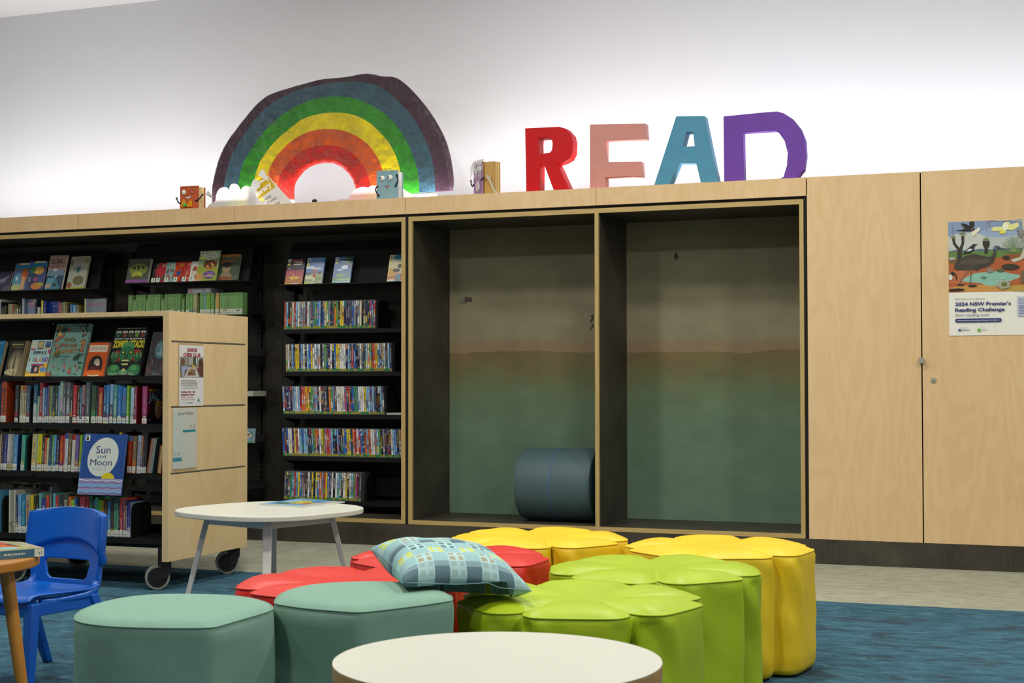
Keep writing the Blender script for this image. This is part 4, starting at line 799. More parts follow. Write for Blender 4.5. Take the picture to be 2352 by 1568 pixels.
def t_kate(A):
    A.rect(0, 0, 1, 1, '7c5c40').poly([(.02, 0), (1, 0), (1, .92), (.92, 1), (.08, 1), (.02, .92)], 'c8541c').ell(.5, .35, .44, .32, 'b04414').ell(.5, .36, .38, .28, 'd06420').poly([(.16, .18), (.84, .18), (.84, .42), (.7, .58), (.5, .62), (.3, .58), (.16, .42)], '2c1c18').ell(.55, .42, .14, .1, 'a89a84').poly([(.2, .18), (.8, .18), (.7, .28), (.3, .28)], '5c1c20').ell(.62, .36, .09, .06, 'c8b498').rect(.06, .72, .94, .92, 'd0c8b4').text('KATE ON THE CASE', .12, .77, .88, .87, '8c4430', .01).ell(.5, .04, .3, .04, 'd8c8a8').marks(.3, .02, .7, .05, '8c4430', 1, 2)
    A.ell(.5, .09, .46, .05, 'd06824')
def t_zom(A):
    A.rect(0, 0, 1, 1, '14181a').marks(.06, .965, .96, .985, 'c8c8b8', 1, 3)
    for k, c in enumerate(['3c5848', '7c3c2c', '50443c', '6c8838', '7c3428']):
        x = .05+.19*k; A.rect(x, .80, x+.15, .92, '2c3430').ell(x+.075, .84, .055, .05, c).rect(x, .88, x+.15, .93, 'b8b8ac').ell(x+.075, .865, .04, .03, MID(c, '000000', .4))
    A.text('HOW TO SURVIVE A', .04, .745, .98, .775, 'b8b8ac', .05).text('ZOMBIE ATTACK!', .02, .585, .98, .725, 'c4b81c', .05)
    A.ell(.2, .4, .16, .12, '8c2820').ell(.8, .42, .16, .13, '8c2820')
    g, g2, g3 = '2f6a40', '244c30', '4a8a54'
    A.ell(.5, .58, .19, .12, g3).ell(.5, .45, .23, .16, g).poly([(.27, .48), (.73, .48), (.66, .26), (.5, .2), (.34, .26)], g).ell(.38, .48, .07, .035, '14281c').ell(.62, .48, .07, .035, '14281c').ell(.38, .48, .03, .02, 'd8d040').ell(.62, .48, .03, .02, 'd8d040').poly([(.46, .44), (.54, .44), (.56, .37), (.44, .37)], g2).ell(.5, .28, .15, .075, '101410').ell(.5, .315, .12, .018, 'c8c080').ell(.5, .235, .11, .018, 'c8c080')
    for k in range(5): A.rect(.40+.045*k, .295, .425+.045*k, .32, 'd0c888').rect(.40+.045*k, .225, .425+.045*k, .25, 'd0c888')
    for sx in (-1, 1):
        A.ell(.5+sx*.32, .12, .2, .12, g).ell(.5+sx*.36, .36, .09, .10, g2)
        for k in range(4): A.ell(.5+sx*(.26+.06*k), .40+.03*(k % 2), .026, .07, [g, g3][k % 2], rot=sx*.3)
        A.ell(.5+sx*.3, .16, .1, .05, g3)
    A.ell(.5, .08, .13, .05, g3).ell(.5, .12, .05, .03, 'b8a868').marks(.04, .045, .88, .06, 'c8c8b8', 1, 7).marks(.04, .015, .88, .03, 'c8c8b8', 1, 8)
def t_wing(A):
    A.rect(0, 0, 1, 1, '39333a'); r = random.Random(9)
    for k in range(46): A.ell(r.random(), r.random(), .05+.05*r.random(), .015+.02*r.random(), r.choice(['5c4438', '3c5450', '6c4434', '2c3c48', '50342c', '4c5c4c']), rot=r.random()*3)
    A.ell(.62, .6, .34, .22, '45646e').ell(.62, .6, .30, .19, '507480').text('TENTACLE', .36, .66, .9, .72, '8ca4a8').text('&', .56, .55, .68, .64, '98b0b0').text('WING', .4, .46, .86, .53, 'a0b0b0', .02).text('Sarah Porter', .4, .03, .8, .06, 'b0b0a8', 0, .3)
    A.line([(.1, .1), (.3, .3), (.2, .4)], .003, 'a0683c').line([(.7, .2), (.85, .35), (.95, .25)], .004, '5c3450')
tops = [(-54, 862, t_blue, '1c6c94', .139, .198, .022, 'blue paperback, leftmost on the trolley display shelf', 'b8a070', None),
 (7, 0, t_ship, '2a261e', .118, .196, .022, 'paperback with dark glowing spire cover curling off its tan pages', 'a08c64', None),
 (56, 0, t_pip, 'a8c4c4', .129, .200, .022, 'pale blue and orange PIPPA’S ISLAND paperback on the trolley display shelf', 'ae9468', None),
 (105, 0, t_once, '5c8c80', .215, .288, .020, 'large sage green ONCE UPON OUR PLANET book on the trolley', '90a8a0', '90b0a4'),
 (190, 0, t_kate, 'c8541c', .125, .182, .020, 'small orange book with a rounded picture on the trolley display shelf', '98948a', 'a8a860'),
 (244, 0, t_zom, '14181a', .195, .262, .024, 'black and green ZOMBIE ATTACK book on the trolley display shelf', '26282a', None),
 (332, 0, t_wing, '39333a', .135, .234, .022, 'dusky leafy cover with a blue oval, rightmost on the trolley', '3c3838', None)]
for k, (u, v, f, b, w, h, d, lab, pg, sp) in enumerate(tops):
    x = TX(u)
    if u == 332: w = min(w, bxR-.004-x)
    yy = yT
    faceout('book', 'book', lab, x, yy, zT, w, h, d, LT if f is not t_ship else LT, b, f, spine=sp, pages=pg)
# ---- spine-out rows.  (bottom x0, x1, top y) in the enlargement, colour, options
yS = FS+.006
def row(data, ox, oy, sc_, z, rname, lean, base_n=0, group=None, fallback=None):
    gp = -99
    for k, e in enumerate(data):
        x0, x1, t, c, nm = e[:5]; kw = dict(e[5]) if len(e) > 5 else {}
        a, b = at(ox+x0/sc_, 950, y=yS), at(ox+x1/sc_, 950, y=yS)
        top = at(ox+x0/sc_, oy+t/sc_, y=yS).z; w = b.x-a.x; ln = kw.pop('lean', lean); h = min((top-z)/math.cos(ln), .262); a.x = max(a.x, gp+.0003); w = max(b.x-a.x, .005); gp = a.x+w/math.cos(ln)
        lb = kw.pop('label', None) or f'{nm} book, {nth(k+base_n)} from the left in {rname}'
        book(a.x, z+.0006+0*ln, max(w-.0007, .004), h, c, lb, group or f'books in {rname}', d=kw.pop('d', .14), yf=yS, lean=ln, **kw)
L1 = [(-70, -8, 240, '20344c', 'dark blue'), (-6, 15, 230, '14284c', 'navy', dict(tcol='b0a878')), (20, 150, 175, 'b04a28', 'thick orange', dict(title='BATHE', tcol='28343c', cover='9c3c1c')), (370, 460, 270, '34343c', 'charcoal', dict(lab=.022, tcol='9c9ca0')), (500, 568, 280, 'a89c78', 'gold topped', dict(title='ROBIN HOOD', tcol='2c2c28', band='b08430', c2='c0bc98', split=.8)), (575, 655, 280, 'a09070', 'rust topped', dict(title='ROBIN HOOD', tcol='2c2c28', band='a05838', c2='c4b890', split=.8)), (662, 748, 280, '3c5870', 'slate blue', dict(c2='6c5c58', split=.3))]
row(L1, 0, 860, 11.2, SZ['A'], 'the upper left row of the trolley', .038)
L2 = [(845, 940, 270, '2c5c74', 'sea blue', dict(c2='9cb8a0', split=.5)), (950, 1000, 560, '8cac94', 'short mint'), (1003, 1075, 215, '8c2c44', 'crimson'), (1080, 1130, 335, '88b0b8', 'pale aqua', dict(lab=.022)), (1135, 1200, 335, '34589c', 'blue'), (1205, 1245, 290, '505c74', 'grey blue'), (1250, 1278, 290, '9c6458', 'thin salmon'), (1280, 1310, 290, '7ca04c', 'thin leaf green'), (1312, 1336, 290, '5c7c94', 'thin steel'), (1340, 1402, 280, '283430', 'near black', dict(lab=.032)), (1405, 1477, 285, '2c4844', 'bottle green'), (1480, 1517, 280, '7ca4c4', 'thin sky blue'), (1520, 1602, 165, '94b09c', 'tall pale green', dict(c2='a08ca4', split=.6)), (1605, 1672, 165, '545c60', 'tall grey', dict(c2='7c6c84')), (1685, 1787, 190, '5c6870', 'tall steel grey', dict(band='6c6068', c2='74848c')), (1800, 1850, 205, '3c383c', 'tall smoky', dict(lab=0)),
      (1860, 1957, 275, 'b03434', 'red', dict(tcol='d8a0a0')), (1970, 2040, 280, '443c34', 'dark brown'), (2043, 2092, 330, '38788c', 'teal', dict(lab=.018)), (2095, 2155, 270, '987078', 'dusty pink', dict(c2='6c1c44', split=.5))]
row(L2, 0, 860, 11.2, SZ['A'], 'the upper right row of the trolley', .034)
L3 = [(29, 52, 270, '80686c', 'mauve', dict(c2='5c2448')), (62, 165, 190, '545c60', 'tall charcoal grey', dict(lab=.032)), (210, 322, 280, '34543f', 'dark green', dict(c2='388858', tcol='8c5c3c', split=.35)), (330, 380, 280, '302e2c', 'black', dict(tcol='9cb4c0')), (385, 503, 335, 'a03430', 'brick red', dict(title='TREASURE HUNTERS', tcol='d8c070')), (520, 598, 275, '2c6494', 'mid blue', dict(c2='98b868', split=.12)), (600, 662, 265, '3f80bc', 'azure', dict(c2='98b868', split=.12)), (680, 762, 250, '7ca4c8', 'tall light blue', dict(c2='484c50', split=.5)), (775, 867, 275, '4c9490', 'sea green'), (880, 987, 285, '2c70b4', 'bright blue', dict(tcol='c8d8e8')), (1000, 1097, 335, '4080b8', 'cornflower', dict(tcol='b03030')), (1109, 1177, 285, '74ac2c', 'lime green'), (1185, 1215, 360, '386c38', 'thin green', dict(lab=0)), (1220, 1297, 335, 'a8ccd8', 'ice blue', dict(tcol='b02838')), (1300, 1377, 315, '84405c', 'wine red', dict(cover='6c0c18', lab=.018)), ]
row(L3, 190, 860, 11.2, SZ['A'], 'the upper right row of the trolley', .034, base_n=20)
# the last book, its front cover seen slanting away
a, b = at(190+1520/11.2, 972, y=yS), at(190+1642/11.2, 972, y=yS); top = at(190+1575/11.2, 860+305/11.2, y=yS).z
jb = book(a.x, SZ['A']+.0006, b.x-a.x, top-SZ['A'], 'a04470', 'pink spined book with a drawn face on its maroon cover, right end of upper row', None, d=.150, yf=yS, lean=.02, tcol='c8a0c0', cover='50102c', lab=.030)
w_, h_ = b.x-a.x, top-SZ['A']; jm = MB(); A = Art(jm, (w_+.0002, 0, 0), (w_+.0002, .15, 0), (w_+.0002, .15, h_), (w_+.0002, 0, h_), lift=.0003)
A.rect(0, 0, 1, .25, '1c1230').ell(.6, .38, .4, .3, '2c2018').ell(.68, .36, .24, .22, '8c644c').ell(.56, .42, .07, .035, 'c8c0b0').ell(.82, .42, .07, .035, 'c8c0b0').ell(.57, .42, .025, .025, '1c1410').ell(.83, .42, .025, .025, '1c1410').poly([(.66, .36), (.72, .36), (.70, .29)], '74503c').line([(.62, .24), (.74, .25)], .0015, '4c2c20').text('JACK', .08, .62, 1, .84, '5c8ca0', .03).rect(.5, .47, 1, .60, 'b89820').text('HA-HA', .56, .49, .98, .57, '6c3c18', .03).text('MIDDLE SCHOOL', .1, .87, .98, .93, 'c8a824', .02).text('JAMES PATTERSON', .08, .09, 1, .14, '98842c').poly([(0, 0), (.4, .2), (.55, .12), (.95, .2), (1, .1), (1, 0)], '1c1230').rect(.46, .86, .86, .93, '9c9890').marks(.5, .87, .82, .92, '2c2c2c', 1, 3)
jm.build('cover_picture', 'print_gloss', jb)
bookend(at(812/11.2, 960, y=yS+.02).x+.006, SZ['A']+.0004, yS+.002, .17, .19, 'black steel bookend between the two upper rows of the trolley', 1)
M1 = [(-60, -22, 210, '5c6c74', 'grey green'), (-20, 15, 190, 'b0947c', 'buff'), (22, 72, 200, '28282c', 'black and white'), (80, 172, 195, '3a3a7c', 'violet blue', dict(tcol='8088b8')), (176, 235, 190, 'b8bcb4', 'thin grey white', dict(labcol='b8a878')), (237, 285, 190, 'a89ca8', 'thin lilac', dict(labcol='b8a878')), (287, 330, 190, '708c7c', 'thin sage', dict(labcol='b8a878')), (335, 437, 215, '4c84bc', 'starry blue', dict(cover='1c345c', tcol='d8d8c8')), (535, 622, 215, '48a898', 'turquoise sticker covered', dict(cover='3c8c80', tcol='b03028'))]
row(M1, 0, 980, 11.2, SZ['B'], 'the middle left row of the trolley', .06)
M2 = [(810, 925, 190, 'b8b07c', 'straw yellow', dict(tcol='9c5040')), (928, 946, 195, '7ca0b0', 'thin pale blue', dict(lab=0)), (950, 1062, 190, 'c8c010', 'bright yellow', dict(tcol='6c7438')), (1070, 1130, 210, '383834', 'ash black'), (1135, 1187, 280, 'c85018', 'orange'), (1190, 1242, 290, 'a8bc88', 'pale lime'), (1250, 1317, 205, '2c4464', 'ink blue', dict(tcol='b0b8b8', c2='44244c', split=.28)), (1325, 1367, 205, '64a44c', 'fresh green'), (1370, 1427, 210, '4c94c8', 'sky'), (1430, 1517, 200, '1c1c34', 'midnight blue', dict(title='BETWEEN SEA and SKY', tcol='98a0b0')), (1525, 1612, 230, 'b03424', 'vermilion', dict(c2='3474b0', split=.26, tcol='c8b830')), (1618, 1650, 210, 'a84444', 'thin rose'), (1655, 1732, 170, 'c8c8cc', 'tall white', dict(band='34489c', tcol='8c8c90')), (1745, 1822, 165, '64543c', 'tall bronze', dict(title='PAX', tcol='b0a070')), (1835, 1917, 205, 'd0c8bc', 'ivory', dict(band='a02c2c', tcol='a89c90')), (1925, 2012, 210, '6c549c', 'lavender', dict(tcol='c0b430')), (2030, 2092, 210, '84b830', 'lime', dict(tcol='a03828')), (2100, 2152, 220, '384038', 'greenish black', dict(tcol='889890'))]
row(M2, 0, 980, 11.2, SZ['B'], 'the middle right row of the trolley', .05)
M3 = [(45, 140, 175, 'a09c8c', 'tall taupe'), (150, 200, 240, '3c5474', 'denim'), (205, 270, 205, '4c8494', 'lagoon blue'), (275, 345, 205, '547084', 'dull blue'), (350, 450, 205, '3c4864', 'indigo'), (455, 530, 205, '2c5870', 'petrol'), (535, 590, 215, '7c9844', 'grass green'), (595, 640, 215, 'b08080', 'blush'), (645, 720, 205, '2c344c', 'deep navy'), (725, 790, 215, '9c9c78', 'khaki'), (795, 860, 215, 'b0a860', 'hay yellow'), (865, 895, 215, '983c38', 'thin dark red'), (905, 970, 150, 'c0b800', 'tall acid yellow'), (980, 1055, 150, '282420', 'tall black'),
      (1140, 1252, 235, '982c28', 'crimson and blue', dict(band='4c6c90', tcol='c8a02c')), (1265, 1362, 240, '745c40', 'brown', dict(title='BLACK CHICKEN', tcol='b0a070', c2='b05c28', split=.38)), (1390, 1476, 225, '84acc4', 'light sky', dict(title='BALLOON GIRLS', tcol='b03038')), (1480, 1530, 230, '94604c', 'clay', dict(c2='44383c')), (1535, 1588, 165, '242426', 'slim black', dict(tcol='8c8c8c')), (1592, 1634, 165, '202024', 'second slim black', dict(tcol='8c8c8c'))]
row(M3, 190, 980, 11.2, SZ['B'], 'the middle right row of the trolley', .055, base_n=18)
bookend(at(752/11.2, 1080, y=yS+.02).x, SZ['B']+.0004, yS+.002, .17, .19, 'black steel bookend between the two middle rows of the trolley', 1)
# books shelved with their page edges outward, leaning right
def pageout(x0, x1, top, lean, cover, pages, label, rest=None):
    a, b = at(190+x0/11.2, 1085, y=yS), at(190+x1/11.2, 1085, y=yS); t = at(190+x0/11.2, 980+top/11.2, y=yS).z; w, h = b.x-a.x, (t-SZ['B'])/math.cos(lean)
    m = MB().box(0, .0022, 0, .14, 0, h, cover).box(w-.0022, w, 0, .14, 0, h, rest or cover).box(.0022, w-.0022, .137, .14, 0, h, cover)
    o = tag(m.build('book', 'print_gloss', loc=(a.x, yS, SZ['B']+.0006+w*math.sin(lean)), rot=(0, lean, 0)), label, 'book')
    MB().box(.0024, w-.0024, .004, .1365, .003, h-.003, pages).build('pages', 'paper_pages', o)
pageout(1640, 1715, 300, .16, 'b05c24', '8c8884', 'orange edged hardback shelved with its pages outward, middle row right end')
pageout(1722, 1790, 300, .16, '8cb8b0', '8c8c90', 'mint edged hardback with dark green cover shelved pages outward', '24403c')
pageout(1905, 2010, 490, .13, '9c4430', 'b09c6c', 'small red edged hardback with cream pages, last in the middle row')
# ---- bottom row
zC = SZ['C']
C1 = [(-60, 18, 330, '4c8cb0', 'blue cover', dict(cover='4c8cb0', lab=.03))]
row(C1, 0, 1090, 9.225, zC, 'the bottom left row of the trolley', 0)
bookend(at(24/9.225, 1220, y=yS+.02).x+.02, zC+.0004, yS+.002, .17, .19, 'black steel bookend at the left end of the bottom trolley row', 1)
a, b = at(16/9.225, 1220, y=yS+.01), at(198/9.225, 1220, y=yS+.01)
C2 = [(205, 243, 330, 'b8b8a0', 'tall ivory', dict(lab=0)), (247, 302, 330, '8c8c78', 'tall stone', dict(lab=0)), (305, 345, 330, 'b0b0a0', 'tall oatmeal', dict(lab=0, d=.20)), (347, 397, 430, '243464', 'navy', dict(tcol='b8a860')), (400, 466, 420, '64a0cc', 'light blue', dict(tcol='b03848', c2='94b8d0')), (470, 567, 430, '28749c', 'peacock blue', dict(title='Stars at night', tcol='7cc0d0')), (570, 656, 425, 'a89878', 'tan', dict(title='Uprooted', tcol='842830')), (660, 727, 440, 'c8b81c', 'yellow', dict(tcol='a87c20')), (728, 776, 445, '3c3820', 'black and yellow', dict(tcol='c8b820')), (778, 842, 440, '1c1c1c', 'black topped', dict(c2='84b0c8', split=.66)), (845, 892, 385, '60a09c', 'sea foam', dict(d=.2)), (895, 991, 500, '303a84', 'royal blue'), (993, 1053, 430, 'c04820', 'flame orange', dict(tcol='601c10')), (1060, 1117, 260, '3c4850', 'tall blue grey', dict(title='LONDON BURN', tcol='b8c0c0', d=.2)), (1135, 1192, 395, '589ca4', 'aqua', dict(d=.18)), (1195, 1250, 450, 'b02c34', 'scarlet'), (1252, 1296, 450, '3c5044', 'forest green'), (1297, 1347, 450, '28283c', 'dark navy'), (1350, 1465, 390, '404838', 'olive green', dict(title='BAM', tcol='b8a898')), (1467, 1521, 465, 'cc6c2c', 'light orange'), (1522, 1592, 530, '8cb83c', 'lime green', dict(tcol='2c5430')), (1595, 1642, 480, '2c5ca0', 'cobalt'), (1645, 1697, 480, '1c2028', 'black and blue'), (1705, 1820, 470, '983440', 'raspberry')]
row(C2, 0, 1090, 9.225, zC, 'the bottom row of the trolley', .0)
C3 = [(82, 165, 410, 'a82030', 'cherry red', dict(tcol='d8b8b8')), (168, 238, 380, '1c6038', 'tall emerald', dict(d=.2)), (242, 289, 465, '4c4c84', 'slate violet'), (291, 371, 410, '50a884', 'jade', dict(tcol='1c5440')), (374, 449, 475, '6cb414', 'vivid green', dict(tcol='c87424')), (451, 485, 480, 'd88418', 'amber'), (487, 574, 500, '4c3420', 'chestnut', dict(tcol='a89c60')), (577, 643, 490, '2c78b0', 'cerulean', dict(c2='3c88bc')), (646, 722, 430, '343230', 'soot black', dict(c2='40342c', tcol='5c5448')), (725, 812, 425, '5c9c7c', 'NEVERTELL green', dict(title='NEVERTELL', tcol='2c5c48', band='24384c')), (815, 848, 430, '2c3830', 'thin black green'), (851, 912, 430, 'a82828', 'red and white', dict(tcol='d8d0d0', c2='2c6c50', split=.16)), (915, 935, 432, '3c6890', 'thin blue'), (937, 972, 430, 'b04430', 'thin orange red'), (975, 1018, 480, '2c2c54', 'blue black', dict(title='ILLUSION', tcol='e0e0e0')), (1020, 1085, 520, '44307c', 'purple', dict(tcol='7ca0c0', cover='7c9cb8'))]
row(C3, 190, 1100, 9.8, zC, 'the bottom row of the trolley', .0, base_n=24)
bookend(at(190+1105/9.8, 1235, y=yS+.02).x+.0065, zC+.0004, yS+.004, .17, .172, 'black steel bookend at the right end of the bottom trolley row', 1)
lay = MB().box(0, .012, 0, .19, 0, .17, '2c3c44')
for k, (x, z, c, l) in enumerate(((-4.93, .245, '303c44', 'dark slate hardback lying on top of the bottom row books'),)):
    pass
# ---- Sun and Moon picture book propped in front of the middle row
def t_sun(A):
    A.rect(0, 0, 1, 1, '1c4488').rect(0, 0, .03, 1, '2c549c').ell(.5, .62, .36, .31, 'c4ccc4', n=32, rot=.5).rect(.05, .885, .16, .975, 'd0d0cc').text('B', .075, .90, .135, .962, '141414', .05)
    A.text('Sun', .33, .68, .66, .80, '2c2c64').text('and', .36, .60, .57, .66, '34547c').text('Moon', .22, .48, .72, .585, '2c2c64').text('Ella Noah Bancroft &', .27, .435, .62, .455, '9c94a4').text('Bronwyn Bancroft', .29, .40, .60, .42, '9c94a4')
    A.ell(.66, .265, .15, .10, 'c8b810', a0=0, a1=math.pi, n=16)
    A.rect(0, 0, 1, .265, '8c88b4')
    for k, (y, c, t) in enumerate(((.235, 'd8d8dc', .004), (.20, '2c3c70', .0022), (.155, '6ca4cc', .011), (.115, '2c3c70', .0022), (.085, '9c8cb8', .007), (.06, '6ca4cc', .009), (.022, '2c3c70', .0028))):
        A.line([(x/16, y+.008*math.sin(x*1.6+k)) for x in range(17)], t, c)
    for k in range(22): A.rect(.45+k*.018, .178, .457+k*.018, .184, 'c8a860').rect(.42+k*.02, .10, .428+k*.02, .105, 'c8a860').rect(.02+k*.044, .232, .03+k*.044, .24, '3c3c50')
a = at(184.5, 1133.5, y=-2.262); b = at(283, 1136, y=-2.262)
sm = faceout('book', 'book', 'blue Sun and Moon picture book with letter B propped before the rows', a.x, -2.288, a.z-.002, b.x-a.x+.004, .308, .009, .17, '1c4488', t_sun, hard=True)
st = MB().box(a.x+.03, a.x+.20, -2.285, -2.2215, a.z-.007, a.z-.0045).box(a.x+.03, a.x+.20, -2.2235, -2.2215, a.z-.004, SZ['B']-.03)
tag(st.build('book_rest', 'black_metal'), 'black wire rest holding up the blue Sun and Moon book', 'book rest')
# books on the far face, glimpsed between the shelves
for zz, nm, y_ in (('A', 'upper', 0), ('B', 'middle', 0), ('C', 'bottom', 0)):
    x = -5.9 if nm != 'upper' else -5.05; k = 0
    lim = -4.30 if nm == 'upper' else -4.35
    r = random.Random(ord(zz)); dk = 0
    while x < -4.5 and k < 26:
        w = .012+.02*r.random(); h = .17+.04*r.random(); c = r.choice(['3c5c84', '8c3434', 'b0ac98', '2c2c30', '6c8c5c', 'c09c38', '5c4c74', 'c8c8c4', '3c7c8c', 'a85c34'])
        m = MB().box(0, w-.001, 0, .14, 0, h, c)
        o = m.build('book', 'print_gloss', loc=(x, BY-.03-.006-.14, SZ[zz]+.0006)); tag(o, f'book {nth(k)} from the left in the {nm} back row of the trolley', 'book', f'books in the {nm} back row of the trolley')
        MB().box(.0015, w-.0025, -.001, .136, .003, h+.0004, 'b8b090').build('pages', 'paper_pages', o)
        x += w; k += 1
# things on the wall shelves glimpsed right of the trolley
q = at(583, 925, y=LIP+.02); wb = MB().box(0, .12, 0, .18, 0, .036, 'a8a898', {1: 'd0d0c4'})
tag(wb.build('document_case', 'print_gloss', loc=(q.x-.12, LIP+.01, .941)), 'pale flat document case beside the birch end panel, on a wall shelf', 'document case')
def t_leaf(A):
    A.rect(0, 0, 1, 1, '7c94a8').rect(0, 0, 1, .14, '5c8c6c').ell(.55, .55, .34, .2, 'a8b8b8').ell(.66, .55, .1, .1, 'b86c5c').line([(.1, .2), (.3, .5), (.15, .8)], .006, '2c4c54').line([(.8, .2), (.9, .5), (.7, .9)], .006, '3c7450').line([(.5, .5), (.95, .8)], .005, '3c7450').ell(.2, .6, .1, .14, 'c0663c')
q = at(586, 1011, y=LIP+.02); faceout('book', 'book', 'leafy grey blue picture book peeping out right of the birch end panel', q.x-.14, LIP+.008, .6206, .14, .10, .01, .1, '7c94a8', t_leaf)
# ------------------------------------------------------------------ display on top of the counter
ZTT = ZT+.0005
# READ letters: outline traced on their front plane, each a thick hollow board
def LP(pts, y, zfix=True):
    out = []
    for p in pts:
        q = at(1180+p[0]/3.36, 240+p[1]/3.36, y=y); out.append((q.x, q.z))
    return out
def floor_pts(o, n):  # lower given points to the counter
    return o
def letter(nm, mat, y, th, outer, holes, label, low):
    o = LP(outer, y)
    o = [(x, ZTT+.0005 if i in low else z) for i, (x, z) in enumerate(o)]
    ob = curve_solid('letter', [o]+[LP(h, y) for h in holes], y, th, mat, bevel=.0035)
    return tag(ob, label, 'letter', None)
letter('r', 'letter_red', .11, .095, [(91, 187), (350, 175), (400, 190), (440, 235), (452, 290), (448, 370), (425, 415), (385, 438), (330, 455), (345, 480), (432, 700), (318, 700), (238, 462), (197, 460), (195, 700), (100, 700), (93, 300)],
       [[(208, 254), (270, 252), (297, 268), (303, 300), (298, 352), (280, 374), (205, 385), (190, 378), (187, 300), (190, 262)]], 'large red capital letter R standing on the counter', (10, 11, 14, 15))
letter('e', 'letter_pink', .11, .075, [(591, 158), (1010, 150), (1017, 262), (702, 272), (702, 448), (978, 444), (986, 550), (905, 548), (702, 560), (704, 700), (592, 700)], [], 'pink capital letter E between the red and blue letters', (9, 10))
letter('a', 'letter_blue', .11, .090, [(1256, 95), (1466, 92), (1575, 700), (1453, 700), (1410, 445), (1272, 445), (1190, 700), (1082, 700)], [[(1330, 210), (1388, 208), (1400, 325), (1298, 330)]], 'light blue capital letter A beside the purple letter', (2, 3, 6, 7))
letter('d', 'letter_purple', .11, .065, [(1622, 95), (1890, 68), (2030, 57), (2080, 70), (2150, 115), (2210, 190), (2245, 280), (2250, 400), (2235, 500), (2170, 700), (1628, 700)],
       [[(1765, 212), (2020, 196), (2050, 215), (2095, 280), (2118, 370), (2112, 470), (2085, 560), (2030, 590), (1773, 600)]], 'large purple capital letter D, rightmost on the counter', (9, 10))
# rainbow: bands between measured edges
RB = [
 [(62, 1262), (63, 1120), (95, 960), (150, 790), (230, 660), (350, 500), (470, 350), (600, 255), (760, 210), (880, 175), (1040, 128), (1200, 115), (1340, 98), (1440, 72), (1540, 78), (1620, 102), (1740, 100), (1830, 165), (1930, 265), (2040, 400), (2130, 540), (2200, 680), (2240, 820), (2262, 950), (2274, 1060), (2262, 1142)],
 [(172, 1262), (185, 1070), (215, 930), (270, 780), (350, 650), (470, 480), (590, 370), (740, 275), (900, 215), (1080, 175), (1290, 150), (1450, 152), (1560, 175), (1680, 240), (1760, 310), (1870, 420), (1950, 540), (2010, 650), (2070, 790), (2100, 930), (2115, 1050), (2112, 1155)],
 [(295, 1255), (315, 1040), (345, 930), (400, 820), (480, 690), (590, 560), (700, 460), (850, 370), (1000, 310), (1160, 282), (1310, 290), (1430, 320), (1560, 380), (1690, 470), (1780, 580), (1860, 700), (1920, 850), (1955, 960), (1970, 1080), (1968, 1164)],
 [(445, 1245), (460, 1030), (500, 910), (560, 800), (660, 680), (780, 580), (900, 490), (1040, 445), (1200, 430), (1350, 445), (1480, 500), (1590, 590), (1690, 700), (1750, 810), (1790, 930), (1808, 1050), (1815, 1175)],
 [(560, 1235), (580, 1000), (620, 890), (700, 780), (830, 670), (960, 605), (1090, 582), (1240, 588), (1370, 630), (1490, 710), (1570, 810), (1620, 910), (1640, 1010), (1655, 1190)],
 [(650, 1230), (680, 1060), (710, 970), (800, 860), (900, 780), (1010, 745), (1120, 730), (1260, 745), (1370, 810), (1460, 920), (1500, 1000), (1520, 1100), (1528, 1205)],
 [(806, 1224), (808, 1090), (850, 1020), (920, 940), (1010, 900), (1110, 886), (1200, 900), (1280, 950), (1340, 1020), (1375, 1100), (1388, 1150), (1400, 1215)]]
YR = .292; RT = .022
def resample(p, n):
    p = chaikin(p, 2, False); L = [0]
    for a, b in zip(p, p[1:]): L.append(L[-1]+math.dist(a, b))
    out = []; j = 0
    for k in range(n):
        t = L[-1]*k/(n-1)
        while j < len(L)-2 and L[j+1] < t: j += 1
        u = (t-L[j])/max(1e-9, L[j+1]-L[j]); out.append(tuple(p[j][i]*(1-u)+p[j+1][i]*u for i in (0, 1)))
    return out
NR = 130
edges = []
for e in RB:
    q = [at(470+x/3.986, 150+y/3.986, y=YR) for x, y in resample(e, NR)]; edges.append([(v.x, v.z) for v in q])
rb = thing('rainbow', 'big crumpled paper rainbow standing on the counter against the white wall', 'rainbow', (edges[3][NR//2][0], YR, ZTT))
def crumple(x, z): 
    v = noise.noise(Vector((x*9, z*9, 1.3)))*.5+noise.noise(Vector((x*24, z*24, 7)))*.32+abs(noise.noise(Vector((x*14, z*14, 3))))*.5
    return .012*v
foot_shift = edges[0][0][1]-ZTT
